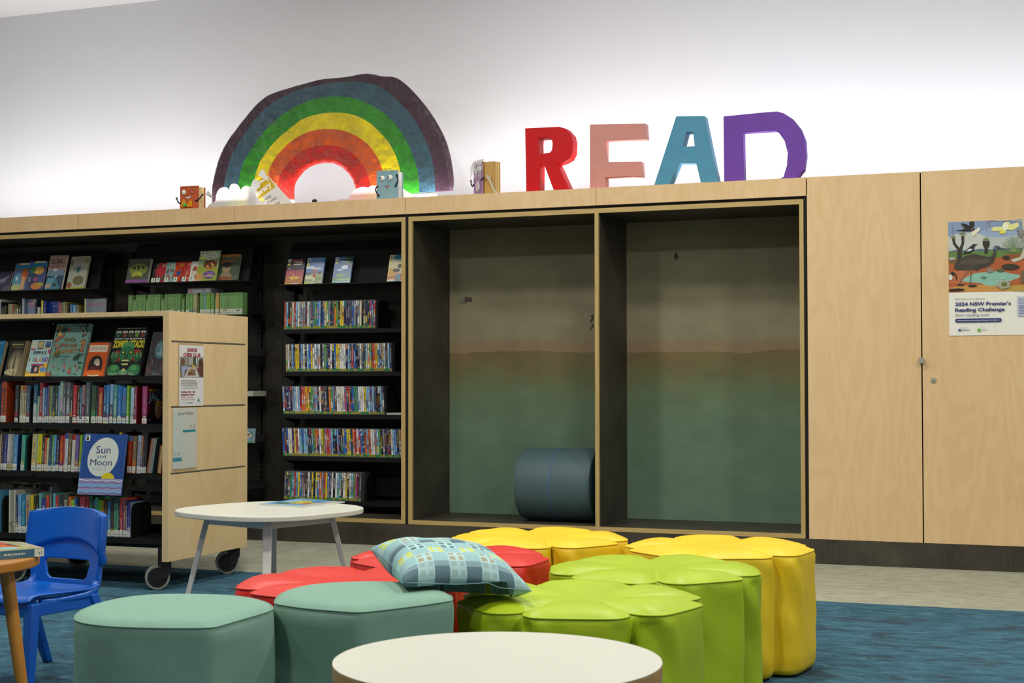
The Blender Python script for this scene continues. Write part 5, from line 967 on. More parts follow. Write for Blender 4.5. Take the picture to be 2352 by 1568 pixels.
for b, nm in enumerate(['purple', 'slate', 'green', 'yellow', 'orange', 'red']):
    M_ = 7; vs = []; fs = []
    for i in range(NR):
        for j in range(M_+1):
            t = j/M_; x = edges[b][i][0]*(1-t)+edges[b+1][i][0]*t; z = edges[b][i][1]*(1-t)+edges[b+1][i][1]*t
            edge_dip = .012*(max(0, 1-t*M_/1.0) if b == 0 else 0)+.012*(max(0, 1-(1-t)*M_) if b == 5 else 0)
            vs.append((x, YR-crumple(x, z)-.006+edge_dip, z))
    for i in range(NR-1):
        for j in range(M_): a = i*(M_+1)+j; fs.append((a, a+M_+1, a+M_+2, a+1))
    n = len(vs)
    for i in range(NR):
        for j in (0, M_):
            v = vs[i*(M_+1)+j]; vs.append((v[0], YR+RT, v[2]))
    for i in range(NR-1):
        a0, a1 = i*(M_+1), (i+1)*(M_+1); fs += [(a0, n+2*i, n+2*i+2, a1), (a0+M_, a1+M_, n+2*i+3, n+2*i+1), (n+2*i, n+2*i+1, n+2*i+3, n+2*i+2)]
    fs += [tuple(range(0, M_+1))+(n+1, n), tuple((NR-1)*(M_+1)+j for j in range(M_, -1, -1))+(n+2*NR-2, n+2*NR-1)]
    o = keep(MB().add(vs, fs).build('band', 'rainbow_'+nm, smooth=True), rb); o['label'] = ('dark purple' if nm == 'purple' else 'slate blue' if nm == 'slate' else nm)+' crumpled paper band'
# hidden wooden prop under the raised right leg of the rainbow
xr = edges[0][-1][0]
tag(bx('support_block', 'paper_white', xr-.30, xr-.12, YR+.0, YR+.045, ZTT, at(960, 443, y=YR).z-.010), 'low white block under the right leg of the paper rainbow', 'block')
tag(bx('support_block', 'paper_white', edges[6][0][0]-.12, edges[6][0][0]-.01, YR+.0, YR+.045, ZTT, edges[6][0][1]-.003), 'low white block under the left leg of the paper rainbow', 'block')
# card clouds
def CL(pts, sx, ox, oy, y): 
    o = [at(ox+p[0]/sx, oy+p[1]/sx, y=y) for p in chaikin(pts, 2)]; return [(v.x, max(v.z, ZTT)) for v in o]
c1 = [(790, 960), (800, 885), (860, 810), (948, 782), (950, 720), (965, 640), (1000, 570), (1060, 532), (1120, 524), (1165, 545), (1188, 606), (1186, 560), (1200, 500), (1240, 468), (1300, 466), (1350, 500), (1380, 560), (1388, 588), (1400, 550), (1440, 512), (1500, 502), (1560, 530), (1600, 590), (1640, 640), (1660, 960)]
tag(curve_solid('card_cloud', [CL(c1, 7.587, 370, 360, .17)], .17, .0016, 'card_translucent', bevel=.0004), 'white card cloud with three bumps at the left foot of the rainbow', 'cloud')
c2 = [(1500, 960), (1555, 560), (1580, 450), (1610, 400), (1650, 385), (1690, 420), (1740, 520), (1690, 545), (1645, 600), (1650, 680), (1720, 750), (1860, 850), (1900, 960)]
tag(curve_solid('card_cloud', [CL(c2, 7.587, 370, 360, .19)], .19, .0016, 'paper_white', bevel=.0004), 'narrow pale card cloud tucked behind the printed library sheet', 'cloud')
c3 = [(40, 700), (75, 625), (110, 600), (170, 591), (228, 602), (250, 550), (300, 485), (370, 447), (430, 440), (480, 455), (510, 428), (560, 421), (620, 440), (700, 460), (920, 455), (960, 490), (1030, 530), (1130, 575), (1150, 700)]
tag(curve_solid('card_cloud', [CL(c3, 5.6, 760, 350, .17)], .17, .0016, 'card_translucent', bevel=.0004), 'white card cloud behind the blue book character', 'cloud')
# printed sheet with a curled corner, leaning
def SQ(p, y): return at(370+p[0]/7.587, 360+p[1]/7.587, y=y)
pts = [SQ((1560, 560), .215), SQ((1760, 930), .213), SQ((2210, 930), .213), SQ((1840, 330), .215)]
m = MB(); BL, BR, TR, TL = SQ((2013, 1298), .214), SQ((2353, 1038), .214), SQ((1840, 300), .214), SQ((1500, 560), .214)
m.face([BL, BR, TR, TL], 'e8e8ea')
A = Art(m, BL, BR, TR, TL, lift=.0004)
A.rect(0, .70, 1, 1, 'd8b400').rect(0, .69, 1, .70, 'd8d8d8').rect(0, .475, 1, .478, 'b8b8bc')
A.text('gardens', .18, .925, 1.0, .985, 'f4f4f0', .05).text('Library', .02, .76, .92, .865, 'f4f4f0', .05).text('Monday', .13, .595, .66, .655, '5c6064').text('to Friday', .12, .505, .80, .565, '5c6064').text('Saturday', .12, .40, .80, .455, '5c6064')
c = [SQ(p, .212) for p in ((1690, 315), (1735, 235), (1765, 218), (1800, 240), (1830, 330), (1890, 440))]; m.face([c[0], c[1], c[2], c[3], c[4], c[5]], 'f4f4f4')
m.face([p+Vector((0, .0007, 0)) for p in (TL, TR, BR, BL)], 'e0e0e0')
m.v = [(v[0], v[1], max(v[2], ZTT+.003)) for v in m.v]
sheet = m.build('library_sheet', 'print_matte'); sheet.modifiers.new('s', 'SOLIDIFY').thickness = .0004
tag(sheet, 'yellow and white library opening hours sheet with a curled corner', 'paper sheet')

# ---- three book characters
def figure(label, x, y, w, h, t, cover, rz, pages='e0cda4', inside=None, open_=0):
    f = thing('book_figure', label, 'book character', (x, y, ZTT), rz)
    c = MB().box(0, w, 0, .004, 0, h, cover).box(0, .004, .004, t, 0, h, cover); c.build('front_cover', 'letter_tex' if 'letter_tex' in MATS else 'print_matte', f)
    MB().box(0, w, t-.004, t, .0, h*.97, cover).build('back_cover', 'print_matte', f, rot=(0, 0, 0))
    p = MB()
    p.box(.004, w-.006, .005, t-.005, .004, h*.96, pages); p.build('pages', 'paper_pages', f)
    return f
def eye(f, x, z, r, px, pz):
    e = MB().ball((x, -.004, z), r, n=24, m=14, sy=.8).build('eye', 'eye_white', f, smooth='all'); MB().ball((x+px, -.004-r*.62, z+pz), r*.36, n=14, m=8, sy=.5).build('pupil', 'ink_black', e, smooth='all')
def arm(f, pts, r=.0045, fingers=None):
    m = MB(); m.path(pts, r, n=8, rs=[r*1.15]+[r]*(len(pts)-2)+[r*.75]); e = Vector(pts[-1]); d = (e-Vector(pts[-2])).normalized(); s_ = d.cross(Vector((0, -1, 0))).normalized()
    m.ball(tuple(e+d*.004), r*1.25, n=10, m=6)
    for a, l in ((-.9, .011), (-.35, .016), (.1, .018), (.55, .016), (1.1, .010)):
        q = (d*math.cos(a)+s_*math.sin(a)); m.path([e+d*.003, e+q*l*.6, e+q*l], .0017, n=6)
    return m.build('arm', 'ink_black', f, smooth='all')
px = 1/356.
# orange one (width 322/7.587 px)
a, b, t = at(413.5, 470, y=.06), at(456, 470, y=.06), at(434, 427, y=.06)
f = figure('orange winking book character with bow tie on the counter, left of the rainbow', a.x, .06, b.x-a.x, t.z-ZTT, .085, 'bc5428', 0, 'dfc795')
W, H = b.x-a.x, t.z-ZTT
q = MB(); A = Art(q, (0, -.0002, 0), (W, -.0002, 0), (W, -.0002, H), (0, -.0002, H), lift=.0006).win(330, 945, 652, 505)
A.line([(365, 545), (385, 535), (415, 532), (445, 540)], .0022, '2a1c18').line([(510, 540), (540, 528), (575, 528), (600, 540)], .0022, '2a1c18').line([(455, 668), (470, 672), (485, 664)], .0012, '5c2c20').ell(540, 615, 34, 44, 'a83820').poly([(535, 590), (552, 622), (542, 640), (530, 620)], 'd8b098')
A.poly([(425, 690), (450, 708), (490, 700), (523, 680), (520, 705), (505, 728), (478, 742), (452, 738), (435, 720)], 'e0ddd8').line([(425, 690), (450, 708), (490, 700), (523, 680)], .002, '2a1c18').line([(523, 680), (520, 705), (505, 728), (478, 742), (452, 738), (435, 720), (425, 690)], .002, '2a1c18')
q.build('face_drawing', 'print_matte', f)
def L(x, z): return ((x-330)/322*W, (945-z)/440*H)
x, z = L(402, 620); eye(f, x, z, .0165, -.0085, .001)
x, z = L(348, 815); arm(f, [(x, -.004, z), (x-.012, -.004, z-.002), (x-.022, -.004, z+.008), (x-.030, -.004, z+.026)], .005)
x, z = L(600, 795); arm(f, [(x, -.004, z), (x+.022, -.006, z+.008), (x+.040, -.009, z+.018), (x+.055, -.010, z+.034)], .005)
bw = MB(); x0, z0 = L(437, 860)
for pts in ([(402, 738), (446, 810), (437, 860), (415, 902), (358, 900), (365, 820)], [(520, 752), (550, 805), (550, 900), (470, 902), (437, 860), (485, 822)]):
    P = [L(*p) for p in pts]; bw.prism(P, 'y', -.011, -.001)
bw.build('bow_tie', 'felt_orange', f, bevel=.003, recalc=True)
MB().ball((x0, -.016, max(z0, .012)), .0135, n=20, m=14).build('pompom', 'pompom_green', f, smooth='all')
pl = MB(); T3 = [at(370+p[0]/7.587, 360+p[1]/7.587, y=.05) for p in ((775, 655), (818, 590), (918, 708))]; pl.face(T3, 'd8dcd4').face([T3[0], T3[2], T3[2]+Vector((-.02, .02, -.004))], 'b8bcb4'); A = Art(pl, T3[0], T3[2], T3[1]+(T3[2]-T3[0])*.5, T3[1], lift=.0004); A.marks(.15, .1, .7, .2, '404040', 1, 4).line([(.2, .5), (.3, .6), (.25, .7)], .001, '404040')
pp = pl.build('paper_plane', 'print_matte'); pp.modifiers.new('s', 'SOLIDIFY').thickness = .0005; tag(pp, 'small folded printed paper plane held up by the orange book character', 'paper plane')
# blue one
a, b, t = at(865, 455, y=.05), at(914.5, 455, y=.05), at(890, 391.5, y=.05); W, H = b.x-a.x, t.z-ZTT
f = figure('pale blue book character with two round eyes in front of the rainbow', a.x, .05, W, H, .075, '84a8b4', 0, 'e8e8e8')
q = MB(); A = Art(q, (0, -.0002, 0), (W, -.0002, 0), (W, -.0002, H), (0, -.0002, H), lift=.0006).win(587, 615, 868, 235)
A.line([(648, 262), (672, 256), (698, 262)], .0016, '2a2a30').line([(765, 258), (790, 248), (822, 246)], .0016, '2a2a30').line([(730, 372), (744, 400), (735, 412), (718, 412)], .0016, '2a2a30').line([(680, 436), (700, 446), (750, 444), (772, 432)], .0014, '2a2a30').line([(716, 484), (734, 486)], .0012, '2a2a30')
A.poly([(702, 440), (715, 430), (725, 436), (735, 428), (748, 438), (742, 455), (727, 475), (712, 456)], 'a86c64').line([(704, 446), (746, 444)], .0012, '3c2020')
for k in range(4): A.line([(655+12*k, 300), (645+11*k, 286)], .001, '2a2a30').line([(765+12*k, 296), (762+13*k, 278)], .001, '2a2a30')
q.build('face_drawing', 'print_matte', f)
def L(x, z): return ((x-587)/281*W, (615-z)/380*H)
x, z = L(668, 335); eye(f, x, z, .0175, -.009, .0); x, z = L(770, 330); eye(f, x, z, .0175, -.009, .001)
x, z = L(610, 432); arm(f, [(x, -.004, z), (x-.013, -.006, z-.010), (x-.018, -.006, z-.024), (x-.010, -.006, z-.044), (x-.001, -.006, z-.057)], .0045)
x, z = L(833, 455); arm(f, [(x, -.004, z), (x+.010, -.006, z+.020), (x+.020, -.006, z+.034), (x+.019, -.006, z+.052), (x+.014, -.006, z+.066)], .0045)
# purple one with string hair, turned to the left
a = at(1088, 446, y=.135); H = at(1110, 370, y=.12).z-ZTT
f = figure('purple book character with white string hair and open tan pages', a.x+.0, .135, .105, H, .05, 'a07fb0', -.62, 'c89c5c')
q = MB(); A = Art(q, (0, -.0002, 0), (.115, -.0002, 0), (.115, -.0002, H), (0, -.0002, H), lift=.0006); A.line([(.5, .55), (.42, .5), (.5, .46)], .0016, '2c2030'); q.build('face_drawing', 'print_matte', f)
eye(f, .030, H*.73, .0175, -.009, -.002); eye(f, .078, H*.76, .0165, -.008, 0)
r = random.Random(4); hm = MB()
for k in range(26):
    x0 = .0+.115*k/25; z0 = H+.004; side = x0 < .06
    L_ = .05+.07*r.random(); xx = x0; pts = [(.055+(x0-.055)*.5, .02, z0), (x0, .004, z0+.004*r.random()), (x0+(r.random()-.5)*.01, -.010, z0-.012)]
    if .022 < x0 < .05 or .068 < x0 < .09: L_ *= .35 if r.random() < .6 else 1.2
    for s_ in range(5): xx += (r.random()-.5)*.009+(-.004 if side else .0); pts.append((xx, -.012-.008*r.random(), z0-.014-L_*(s_+1)/5))
    hm.path(pts, .0013, n=5)
for k in range(7): hm.path([(.062+.004*r.random(), -.008, H*.42), (.052+.006*k, -.014, H*.34), (.050+.007*k, -.014, H*.22), (.056+.004*k, -.012, H*.12)], .0014, n=5)
hm.build('string_hair', 'yarn', f, smooth='all')
arm(f, [(.004, -.002, H*.36), (-.008, -.004, H*.30), (-.020, -.004, H*.34), (-.026, -.004, H*.44)], .0045); arm(f, [(.09, -.004, H*.44), (.108, -.006, H*.46), (.122, -.006, H*.47)], .0045)
# opened page fan behind it
pg = MB(); ang = [(-.1, 'c8a060'), (.12, 'd8b878'), (.35, 'dcc48c'), (.55, 'c8a460')]
for k, (an, c) in enumerate(ang): pg.add([(.113, .01, .002), (.113, .045, .002), (.113+.075*math.cos(an), .045+.08*math.sin(an), .002), (.113+.075*math.cos(an), .035+.08*math.sin(an), .002), (.113, .01, H*.93), (.113, .045, H*.93), (.113+.075*math.cos(an), .045+.08*math.sin(an), H*.93), (.113+.075*math.cos(an), .035+.08*math.sin(an), H*.93)], [(0, 1, 2, 3), (7, 6, 5, 4), (0, 3, 7, 4), (1, 5, 6, 2), (3, 2, 6, 7), (0, 4, 5, 1)], c)
pg.build('open_pages', 'paper_pages', f)
sc_ = MB(); P = [at(760+p[0]/5.6, 350+p[1]/5.6, y=.045) for p in ((2000, 290), (2055, 290), (2060, 340), (2085, 400), (2110, 470), (2150, 525), (2110, 525), (2080, 480), (2050, 400), (2010, 330))]
from mathutils.geometry import tessellate_polygon
sc_.add(P, tessellate_polygon([[Vector((p.x, p.z, 0)) for p in P]]), 'c4bc9c'); A = Art(sc_, P[0]+Vector((0, 0, -.10)), P[1]+Vector((0.03, 0, -.10)), P[1]+Vector((.0, 0, 0)), P[0], lift=-.0006)
for k in range(9): q = P[0].lerp(P[6], (k+.6)/10); w = Vector((.012, 0, 0)); h_ = Vector((.002, 0, .0022)); d_ = Vector((.006, -.0006, .002)); sc_.face([q+d_, q+d_+w, q+d_+w+h_, q+d_+h_], '3c3428')
sc_.v = [(v[0], v[1], max(v[2], ZTT+.0008)) for v in sc_.v]; so = sc_.build('paper_scroll', 'print_matte'); tag(so, 'narrow written paper scroll held by the purple book character', 'paper scroll')
kp = at(720, 463, y=.02); tag(MB().ball((kp.x, .035, ZTT+.012), .012, n=12, m=8, sx=1.5, sz=1.0).build('pebble', 'ink_black', smooth='all'), 'small dark round object on the counter below the rainbow arch', 'pebble')

# ------------------------------------------------------------------ cylinder cushion in the left alcove
rc = thing('roller_cushion', 'slate blue cylindrical roller cushion lying in the left alcove', 'cushion', (-3.0, .29, ZI0))
R_ = .226; xL = at(1207, 1115, y=.30).x; cz = ZI0+R_+.004
n = 64; prof = [(0, .0), (R_*.90, 0), (R_*.965, .006), (R_, .03), (R_, .235), (R_*.997, .24), (R_, .245), (R_, .47), (R_*.965, .493), (R_*.90, .5), (0, .5)]
vs = []; fs = []
for i, (r_, x) in enumerate(prof):
    for k in range(n): t = 2*math.pi*k/n; vs.append((xL+x, .29+r_*math.cos(t), cz+r_*math.sin(t)))
for i in range(len(prof)-1):
    for k in range(n): fs.append((i*n+k, i*n+(k+1) % n, (i+1)*n+(k+1) % n, (i+1)*n+k))
keep(MB().add(vs, fs).build('cylinder_cover', 'roller_vinyl', smooth=True), rc)
keep(MB().path([(xL+.24, .29+(R_+.0008)*math.cos(2*math.pi*k/n), cz+(R_+.0008)*math.sin(2*math.pi*k/n)) for k in range(n)], .0016, n=5, closed=True).build('seam', 'blue_thread'), rc)
rc['label'] = 'slate blue roller cushion with a bright blue seam in the left alcove'

# ------------------------------------------------------------------ soft seats
def seat(kind, outline, H, mat, label, group, puff=.018, seed=0, center=None, flower=0, phase=0, name='ottoman'):
    """outline: function angle -> (x, y) around centre"""
    cx, cy = center; n = 180
    t = thing(name, label, 'ottoman', (cx, cy, 0), 0, group)
    ol = [outline(2*math.pi*k/n) for k in range(n)]
    # outward normals
    nr = []
    for k in range(n):
        dx, dy = ol[(k+1) % n][0]-ol[k-1][0], ol[(k+1) % n][1]-ol[k-1][1]; l = math.hypot(dx, dy) or 1; nr.append((dy/l, -dx/l))
    r = random.Random(seed); ph = [r.random()*6.28 for _ in range(6)]
    def wr(k, z):
        a = 2*math.pi*k/n; u = z/H; v = 0
        if flower:
            b = (3*(a-phase)/math.pi) % 1.0   # 0..1 across a lobe, notches at .5
            v += .0095*math.sin(22*(b-.5)+11*(u-.6)+ph[0])*math.exp(-((b-.56+.25*(u-1))*4.2)**2)*min(1, u*1.4)
            v += .0035*math.sin(7*a+6*u+ph[1])*math.sin(3*u*math.pi)+.003*noise.noise(Vector((ol[k][0]*9, ol[k][1]*9, z*7+seed)))
        else:
            v += .005*noise.noise(Vector((ol[k][0]*5, ol[k][1]*5, z*12+seed)))+.004*math.sin(u*9+ph[2]+3*a)*math.exp(-((u-.75)*4)**2)
        return v
    zs = [0.004, .012, .03, .08, .14, .2, .26, .31, .35, H*.88, H*.93, H*.96, H*.975]
    vs = []; fs = []
    for j, z in enumerate(zs):
        ins = [.03, .008, .0][j] if j < 3 else 0
        if j >= len(zs)-2: ins = [.002, .006][j-len(zs)+2]
        for k in range(n):
            o = -ins+(wr(k, z) if 2 < j < len(zs)-2 else 0); vs.append((ol[k][0]+nr[k][0]*o, ol[k][1]+nr[k][1]*o, z))
    for j in range(len(zs)-1):
        for k in range(n): fs.append((j*n+k, j*n+(k+1) % n, (j+1)*n+(k+1) % n, (j+1)*n+k))
    fs.append(tuple(range(n))[::-1])
    MB().add(vs, fs).build('side_cover', mat, t, smooth='all')
    # top: rings shrinking to the centre, puffed
    vs = []; fs = []; M_ = 14
    for j in range(M_+1):
        s = 1-j/M_
        for k in range(n):
            a = 2*math.pi*k/n; x, y = ol[k][0]*s, ol[k][1]*s
            if j == 0: x -= nr[k][0]*.006; y -= nr[k][1]*.006; z = H*.975
            else:
                e = min(1, (1-s)/.22); z = H*.975+(H*.025+puff*.3)*math.sin(e*math.pi/2)
                if flower:
                    b = (3*(a-phase)/math.pi) % 1.0; z += puff*.8*math.exp(-((s-.66)/.3)**2)*(math.cos(math.pi*b)**2)**.6-.012*math.exp(-((b-.5)*11)**2)*math.exp(-((s-.8)/.22)**2)
                    z += .003*noise.noise(Vector((x*11, y*11, seed)))
                    z -= .006*math.exp(-(s/.35)**2)
                else: z += .0015*noise.noise(Vector((x*6, y*6, seed)))
            vs.append((x, y, z))
    for j in range(M_):
        for k in range(n): fs.append((j*n+k, j*n+(k+1) % n, (j+1)*n+(k+1) % n, (j+1)*n+k))
    MB().add(vs, fs).build('seat_top', mat, t, smooth='all')
    MB().path([(ol[k][0]-nr[k][0]*.003, ol[k][1]-nr[k][1]*.003, H*.972) for k in range(0, n, 1)], .0028 if flower else .002, n=5, closed=True).build('edge_piping', mat, t, smooth='all')
    return t
def flower_seat(cx, cy, phase, mat, label, group, seed, R=.353, H=.437):
    def f(a):
        w = ((a-phase+math.pi/6) % (math.pi/3))-math.pi/6   # angle from the lobe's axis
        q = abs(w)/(math.pi/6); r = R*(.955+.045*min(q, .62)**2/.3844*1.0)*(1-.26*(1-max(0, 1-max(0, (q-.30)/.70)**2.4)**.5))
        return (r*math.cos(a), r*math.sin(a))
    return seat('flower', f, H, mat, label, group, puff=.011, seed=seed, center=(cx, cy), flower=6, phase=phase-math.pi/6*0, name='flower_ottoman')
D2 = math.radians
flower_seat(-1.955, -3.08, D2(30), 'leather_yellow', 'yellow flower-shaped ottoman beside the red one, nearest the roller cushion', 'yellow flower ottomans', 3)
flower_seat(-1.23, -3.15, D2(-7), 'leather_yellow', 'yellow flower-shaped ottoman at the far right corner of the seats', 'yellow flower ottomans', 4)
flower_seat(-1.282, -3.85, D2(18), 'leather_green', 'lime green flower-shaped ottoman between the yellow and nearest green ones', 'green flower ottomans', 5)
flower_seat(-1.30, -4.56, D2(-14), 'leather_green', 'lime green flower-shaped ottoman nearest the round white table', 'green flower ottomans', 6)
flower_seat(-2.03, -3.785, D2(0), 'leather_red', 'red flower-shaped ottoman under the cushion, beside the yellow one', 'red flower ottomans', 7)
flower_seat(-2.055, -4.48, D2(19), 'leather_red', 'red flower-shaped ottoman poking out left of the cushion', 'red flower ottomans', 8)
def petal(px, center, label, seed):
    P = [at(u, v, z=.478) for u, v in px]; P = chaikin([(p.x, p.y) for p in P], 2); cx = sum(p[0] for p in P)/len(P); cy = sum(p[1] for p in P)/len(P)
    A_ = sorted(((math.atan2(p[1]-cy, p[0]-cx) % (2*math.pi), math.hypot(p[0]-cx, p[1]-cy)) for p in P)); an = [a-2*math.pi for a, _ in A_[-3:]]+[a for a, _ in A_]+[a+2*math.pi for a, _ in A_[:3]]; rr = [r for _, r in A_[-3:]]+[r for _, r in A_]+[r for _, r in A_[:3]]
    def f(a): r = float(np.interp(a % (2*math.pi), an, rr)); return (r*math.cos(a), r*math.sin(a))
    return seat('petal', f, .49, 'teal_fabric', label, 'teal petal ottomans', puff=.004, seed=seed, center=(cx, cy), name='petal_ottoman')
petal([(166, 1418), (175, 1405), (200, 1392), (260, 1378), (340, 1369), (440, 1367), (540, 1370), (600, 1376), (624, 1386), (632, 1397), (610, 1406), (560, 1420), (500, 1438), (485, 1440), (460, 1441), (360, 1441), (260, 1438), (200, 1432), (172, 1425)], None, 'teal fabric petal-shaped ottoman at the left beside the blue chair', 11)
petal([(627, 1382), (634, 1368), (655, 1355), (728, 1344), (818, 1339), (901, 1339), (960, 1343), (1010, 1354), (1038, 1364), (1044, 1376), (1030, 1380), (930, 1394), (850, 1403), (828, 1405), (800, 1404), (699, 1396), (652, 1389), (630, 1385)], None, 'teal fabric petal-shaped ottoman with the cushion resting on it', 12)
# ---- patterned cushion
cu = thing('patterned_cushion', 'pale blue square cushion with yellow and grey check pattern', 'cushion', (0, 0, 0)); 
NQ = 84
bl, br_, tl_ = at(925, 1338, z=.518), at(1222, 1357, z=.476), at(850, 1260, z=.556); tr_ = tl_+br_-bl
ctr = (bl+br_+tr_+tl_)/4; ux = (br_-bl).normalized(); uz = ux.cross(tl_-bl).normalized(); uy = (tl_-bl)/((tl_-bl).length)
SX, SY = (br_-bl).length/2, (tl_-bl).length/2
m = MB()
r = random.Random(2)
cellc = {}
def pat(u, v):
    n_ = 8; i, j = int(u*n_), int(v*n_); fu, fv = u*n_-i, v*n_-j; band = j % 4
    base = ['a9cdcd', '93b7bc'][(i+j) % 2] if band else ['7f9ca4', '9cbcc2'][i % 2]
    sq = abs((fu*2 % 1)-.5) < .34 and abs((fv*2 % 1)-.5) < .34 and .06 < fu < .94
    if band == 2 and i % 2 == 0 and sq: return 'c3c954'
    if band == 1 and i % 2 == 1 and sq: return '9f9c88'
    if band == 3 and i % 2 == 1 and sq: return '5f7680'
    if band == 0 and (i % 2 == 0) and abs(fu-.5) < .46: return '5a717c' if fv < .55 else '7d979f'
    if band == 0 and sq: return '8fa9a8'
    return base
vs = []; NQ1 = NQ+1
for s in (1, -1):
    for j in range(NQ1):
        for i in range(NQ1):
            u, v = i/NQ*2-1, j/NQ*2-1
            pin = 1-.10*(1-u*u)*abs(v)**3*0; xu = u*(1-.07*(1-v*v)**1)*1.0 if False else u*(1-.10*(1-abs(v)**2)*abs(u)**2); yv = v*(1-.10*(1-abs(u)**2)*abs(v)**2)
            th = .074*((1-abs(u)**2.6)*(1-abs(v)**2.6))**.46
            th *= 1+.10*noise.noise(Vector((u*2.2, v*2.2, s*3)))
            p = ctr+ux*(xu*SX)+uy*(yv*SY)+uz*(s*th if s > 0 else -th*.95)
            p.z = max(p.z, .503 if (p.x < -1.42 and p.y < -4.74) else .456)
            vs.append(p)
lowest = min(p.z for p in vs)
for s_i in range(2):
    off = s_i*NQ1*NQ1
    for j in range(NQ):
        for i in range(NQ):
            a = off+j*NQ1+i; f_ = (a, a+1, a+NQ1+1, a+NQ1) if s_i == 0 else (a, a+NQ1, a+NQ1+1, a+1)
            m.f.append(f_); m.c.append(lin(pat((i+.5)/NQ, (j+.5)/NQ)))
m.v = [tuple(v) for v in vs]
cu.location = (ctr.x, ctr.y, ctr.z)
keep(m.build('cushion_cover', 'fabric_print', smooth='all', recalc=True), cu)
edge2 = []
for x, y in [(-1+2*k/12, -1) for k in range(12)]+[(1, -1+2*k/12) for k in range(12)]+[(1-2*k/12, 1) for k in range(12)]+[(-1, 1-2*k/12) for k in range(12)]:
    edge2.append(ctr+ux*(x*(1-.10*(1-abs(y)**2)*abs(x)**2)*SX)+uy*(y*(1-.10*(1-abs(x)**2)*abs(y)**2)*SY)); edge2[-1].z = max(edge2[-1].z, .502 if (edge2[-1].x < -1.45 and edge2[-1].y < -4.78) else .474)
kk = MB().path(edge2, .0012, '7ca4a8', n=6, closed=True).build('seam', 'fabric_print', smooth='all'); keep(kk, cu)

# ------------------------------------------------------------------ tables
def loft_top(loop, z0, z1, mat, name, parent, bevel=.004):
    m = MB(); m.prism(loop, 'z', z0, z1); return m.build(name, mat, parent, bevel=bevel, smooth=False)
# rounded square white table with four splayed metal legs
z = .5; cL, cR, cB, cF = at(402, 1170, z=z), at(835, 1165, z=z), at(620, 1143.5, z=z), at(640, 1184, z=z)
c = (cL+cR)/2; T = thing('low_table', 'white rounded square low table with splayed grey metal legs', 'table', (c.x, c.y, 0))
d1 = (cR-cL).normalized(); d2 = Vector((-d1.y, d1.x, 0)); ra = (cR-cL).length/2
loop = []
for k in range(96):
    t = 2*math.pi*k/96; ex = 2/2.7; x = abs(math.cos(t))**ex*math.copysign(1, math.cos(t)); y = abs(math.sin(t))**ex*math.copysign(1, math.sin(t))
    # square with rounded sides turned 45 degrees to the view
    X = (x*math.cos(.785)-y*math.sin(.785))/1.13; Y = (x*math.sin(.785)+y*math.cos(.785))/1.13; loop.append((d1*X+d2*Y)*ra*1.0)
mx = max(p.dot(d1) for p in loop); loop = [(p.x*ra/mx, p.y*ra/mx) for p in loop]
loft_top(loop, .478, .5, 'white_table', 'table_top', T)
tips = [d1*(-.70), d2*(-.70), d1*.70, d2*.70]
for k in range(4):
    a, b = tips[k]*ra*.92, tips[(k+1) % 4]*ra*.92; dd = (b-a).normalized(); nn = Vector((-dd.y, dd.x, 0))*.011
    m = MB(); P = [a-nn, b-nn, b+nn, a+nn]; m.add([(p.x, p.y, zz) for zz in (.438, .4775) for p in P], [(3, 2, 1, 0), (4, 5, 6, 7), (0, 1, 5, 4), (1, 2, 6, 5), (2, 3, 7, 6), (3, 0, 4, 7)]); m.build('apron_rail', 'white_metal', T)
for k in range(4):
    a = tips[k]*ra*.93; f_ = tips[k].normalized()*(ra*.95); u_ = Vector((0, 0, 1)); dd = tips[k].normalized(); ss = Vector((-dd.y, dd.x, 0)); m = MB()
    r1, r2, w1, w2 = .012, .010, .019, .015
    A1 = [a+dd*sx*r1+ss*sy*w1 for sx, sy in ((-1, -1), (1, -1), (1, 1), (-1, 1))]; A2 = [f_+dd*sx*r2+ss*sy*w2 for sx, sy in ((-1, -1), (1, -1), (1, 1), (-1, 1))]
    m.add([(p.x, p.y, .477) for p in A1]+[(p.x, p.y, .0008) for p in A2], [(0, 1, 2, 3), (7, 6, 5, 4), (0, 4, 5, 1), (1, 5, 6, 2), (2, 6, 7, 3), (3, 7, 4, 0)]); m.build('leg', 'white_metal', T, bevel=.003, recalc=True)
# open picture magazine on it
q = [at(u, v, z=.5015) for u, v in ((595, 1159), (700, 1164.5), (792, 1154), (690, 1146))]
m = MB(); A = [Vector((p.x, p.y, .5008)) for p in q]; Bt = [Vector((p.x, p.y, .5055)) for p in q]
m.add(A+Bt, [(3, 2, 1, 0), (0, 1, 5, 4), (1, 2, 6, 5), (2, 3, 7, 6), (3, 0, 4, 7), (4, 5, 6, 7)], 'd4d8d4'); a_ = Art(m, Bt[0], Bt[1], Bt[2], Bt[3], lift=.0004)
a_.rect(.01, .02, .97, .98, '5c98c8').ell(.5, .5, .3, .25, 'a8a450').ell(.42, .62, .14, .16, 'c8b03c').ell(.72, .7, .16, .12, '3c7cb0').ell(.2, .6, .14, .2, '8cc0dc').rect(.02, .0, .96, .1, 'b0d0dc').ell(.75, .35, .14, .08, 'a85c5c').ell(.3, .25, .12, .1, '5c7840').rect(.80, .05, .97, .95, 'c0b8b4').ell(.55, .4, .1, .1, 'd0c84c').rect(.3, .0, .38, .06, 'd8d020')
tag(m.build('magazine', 'print_gloss'), 'thin blue and yellow picture magazine lying on the rounded square table', 'magazine')
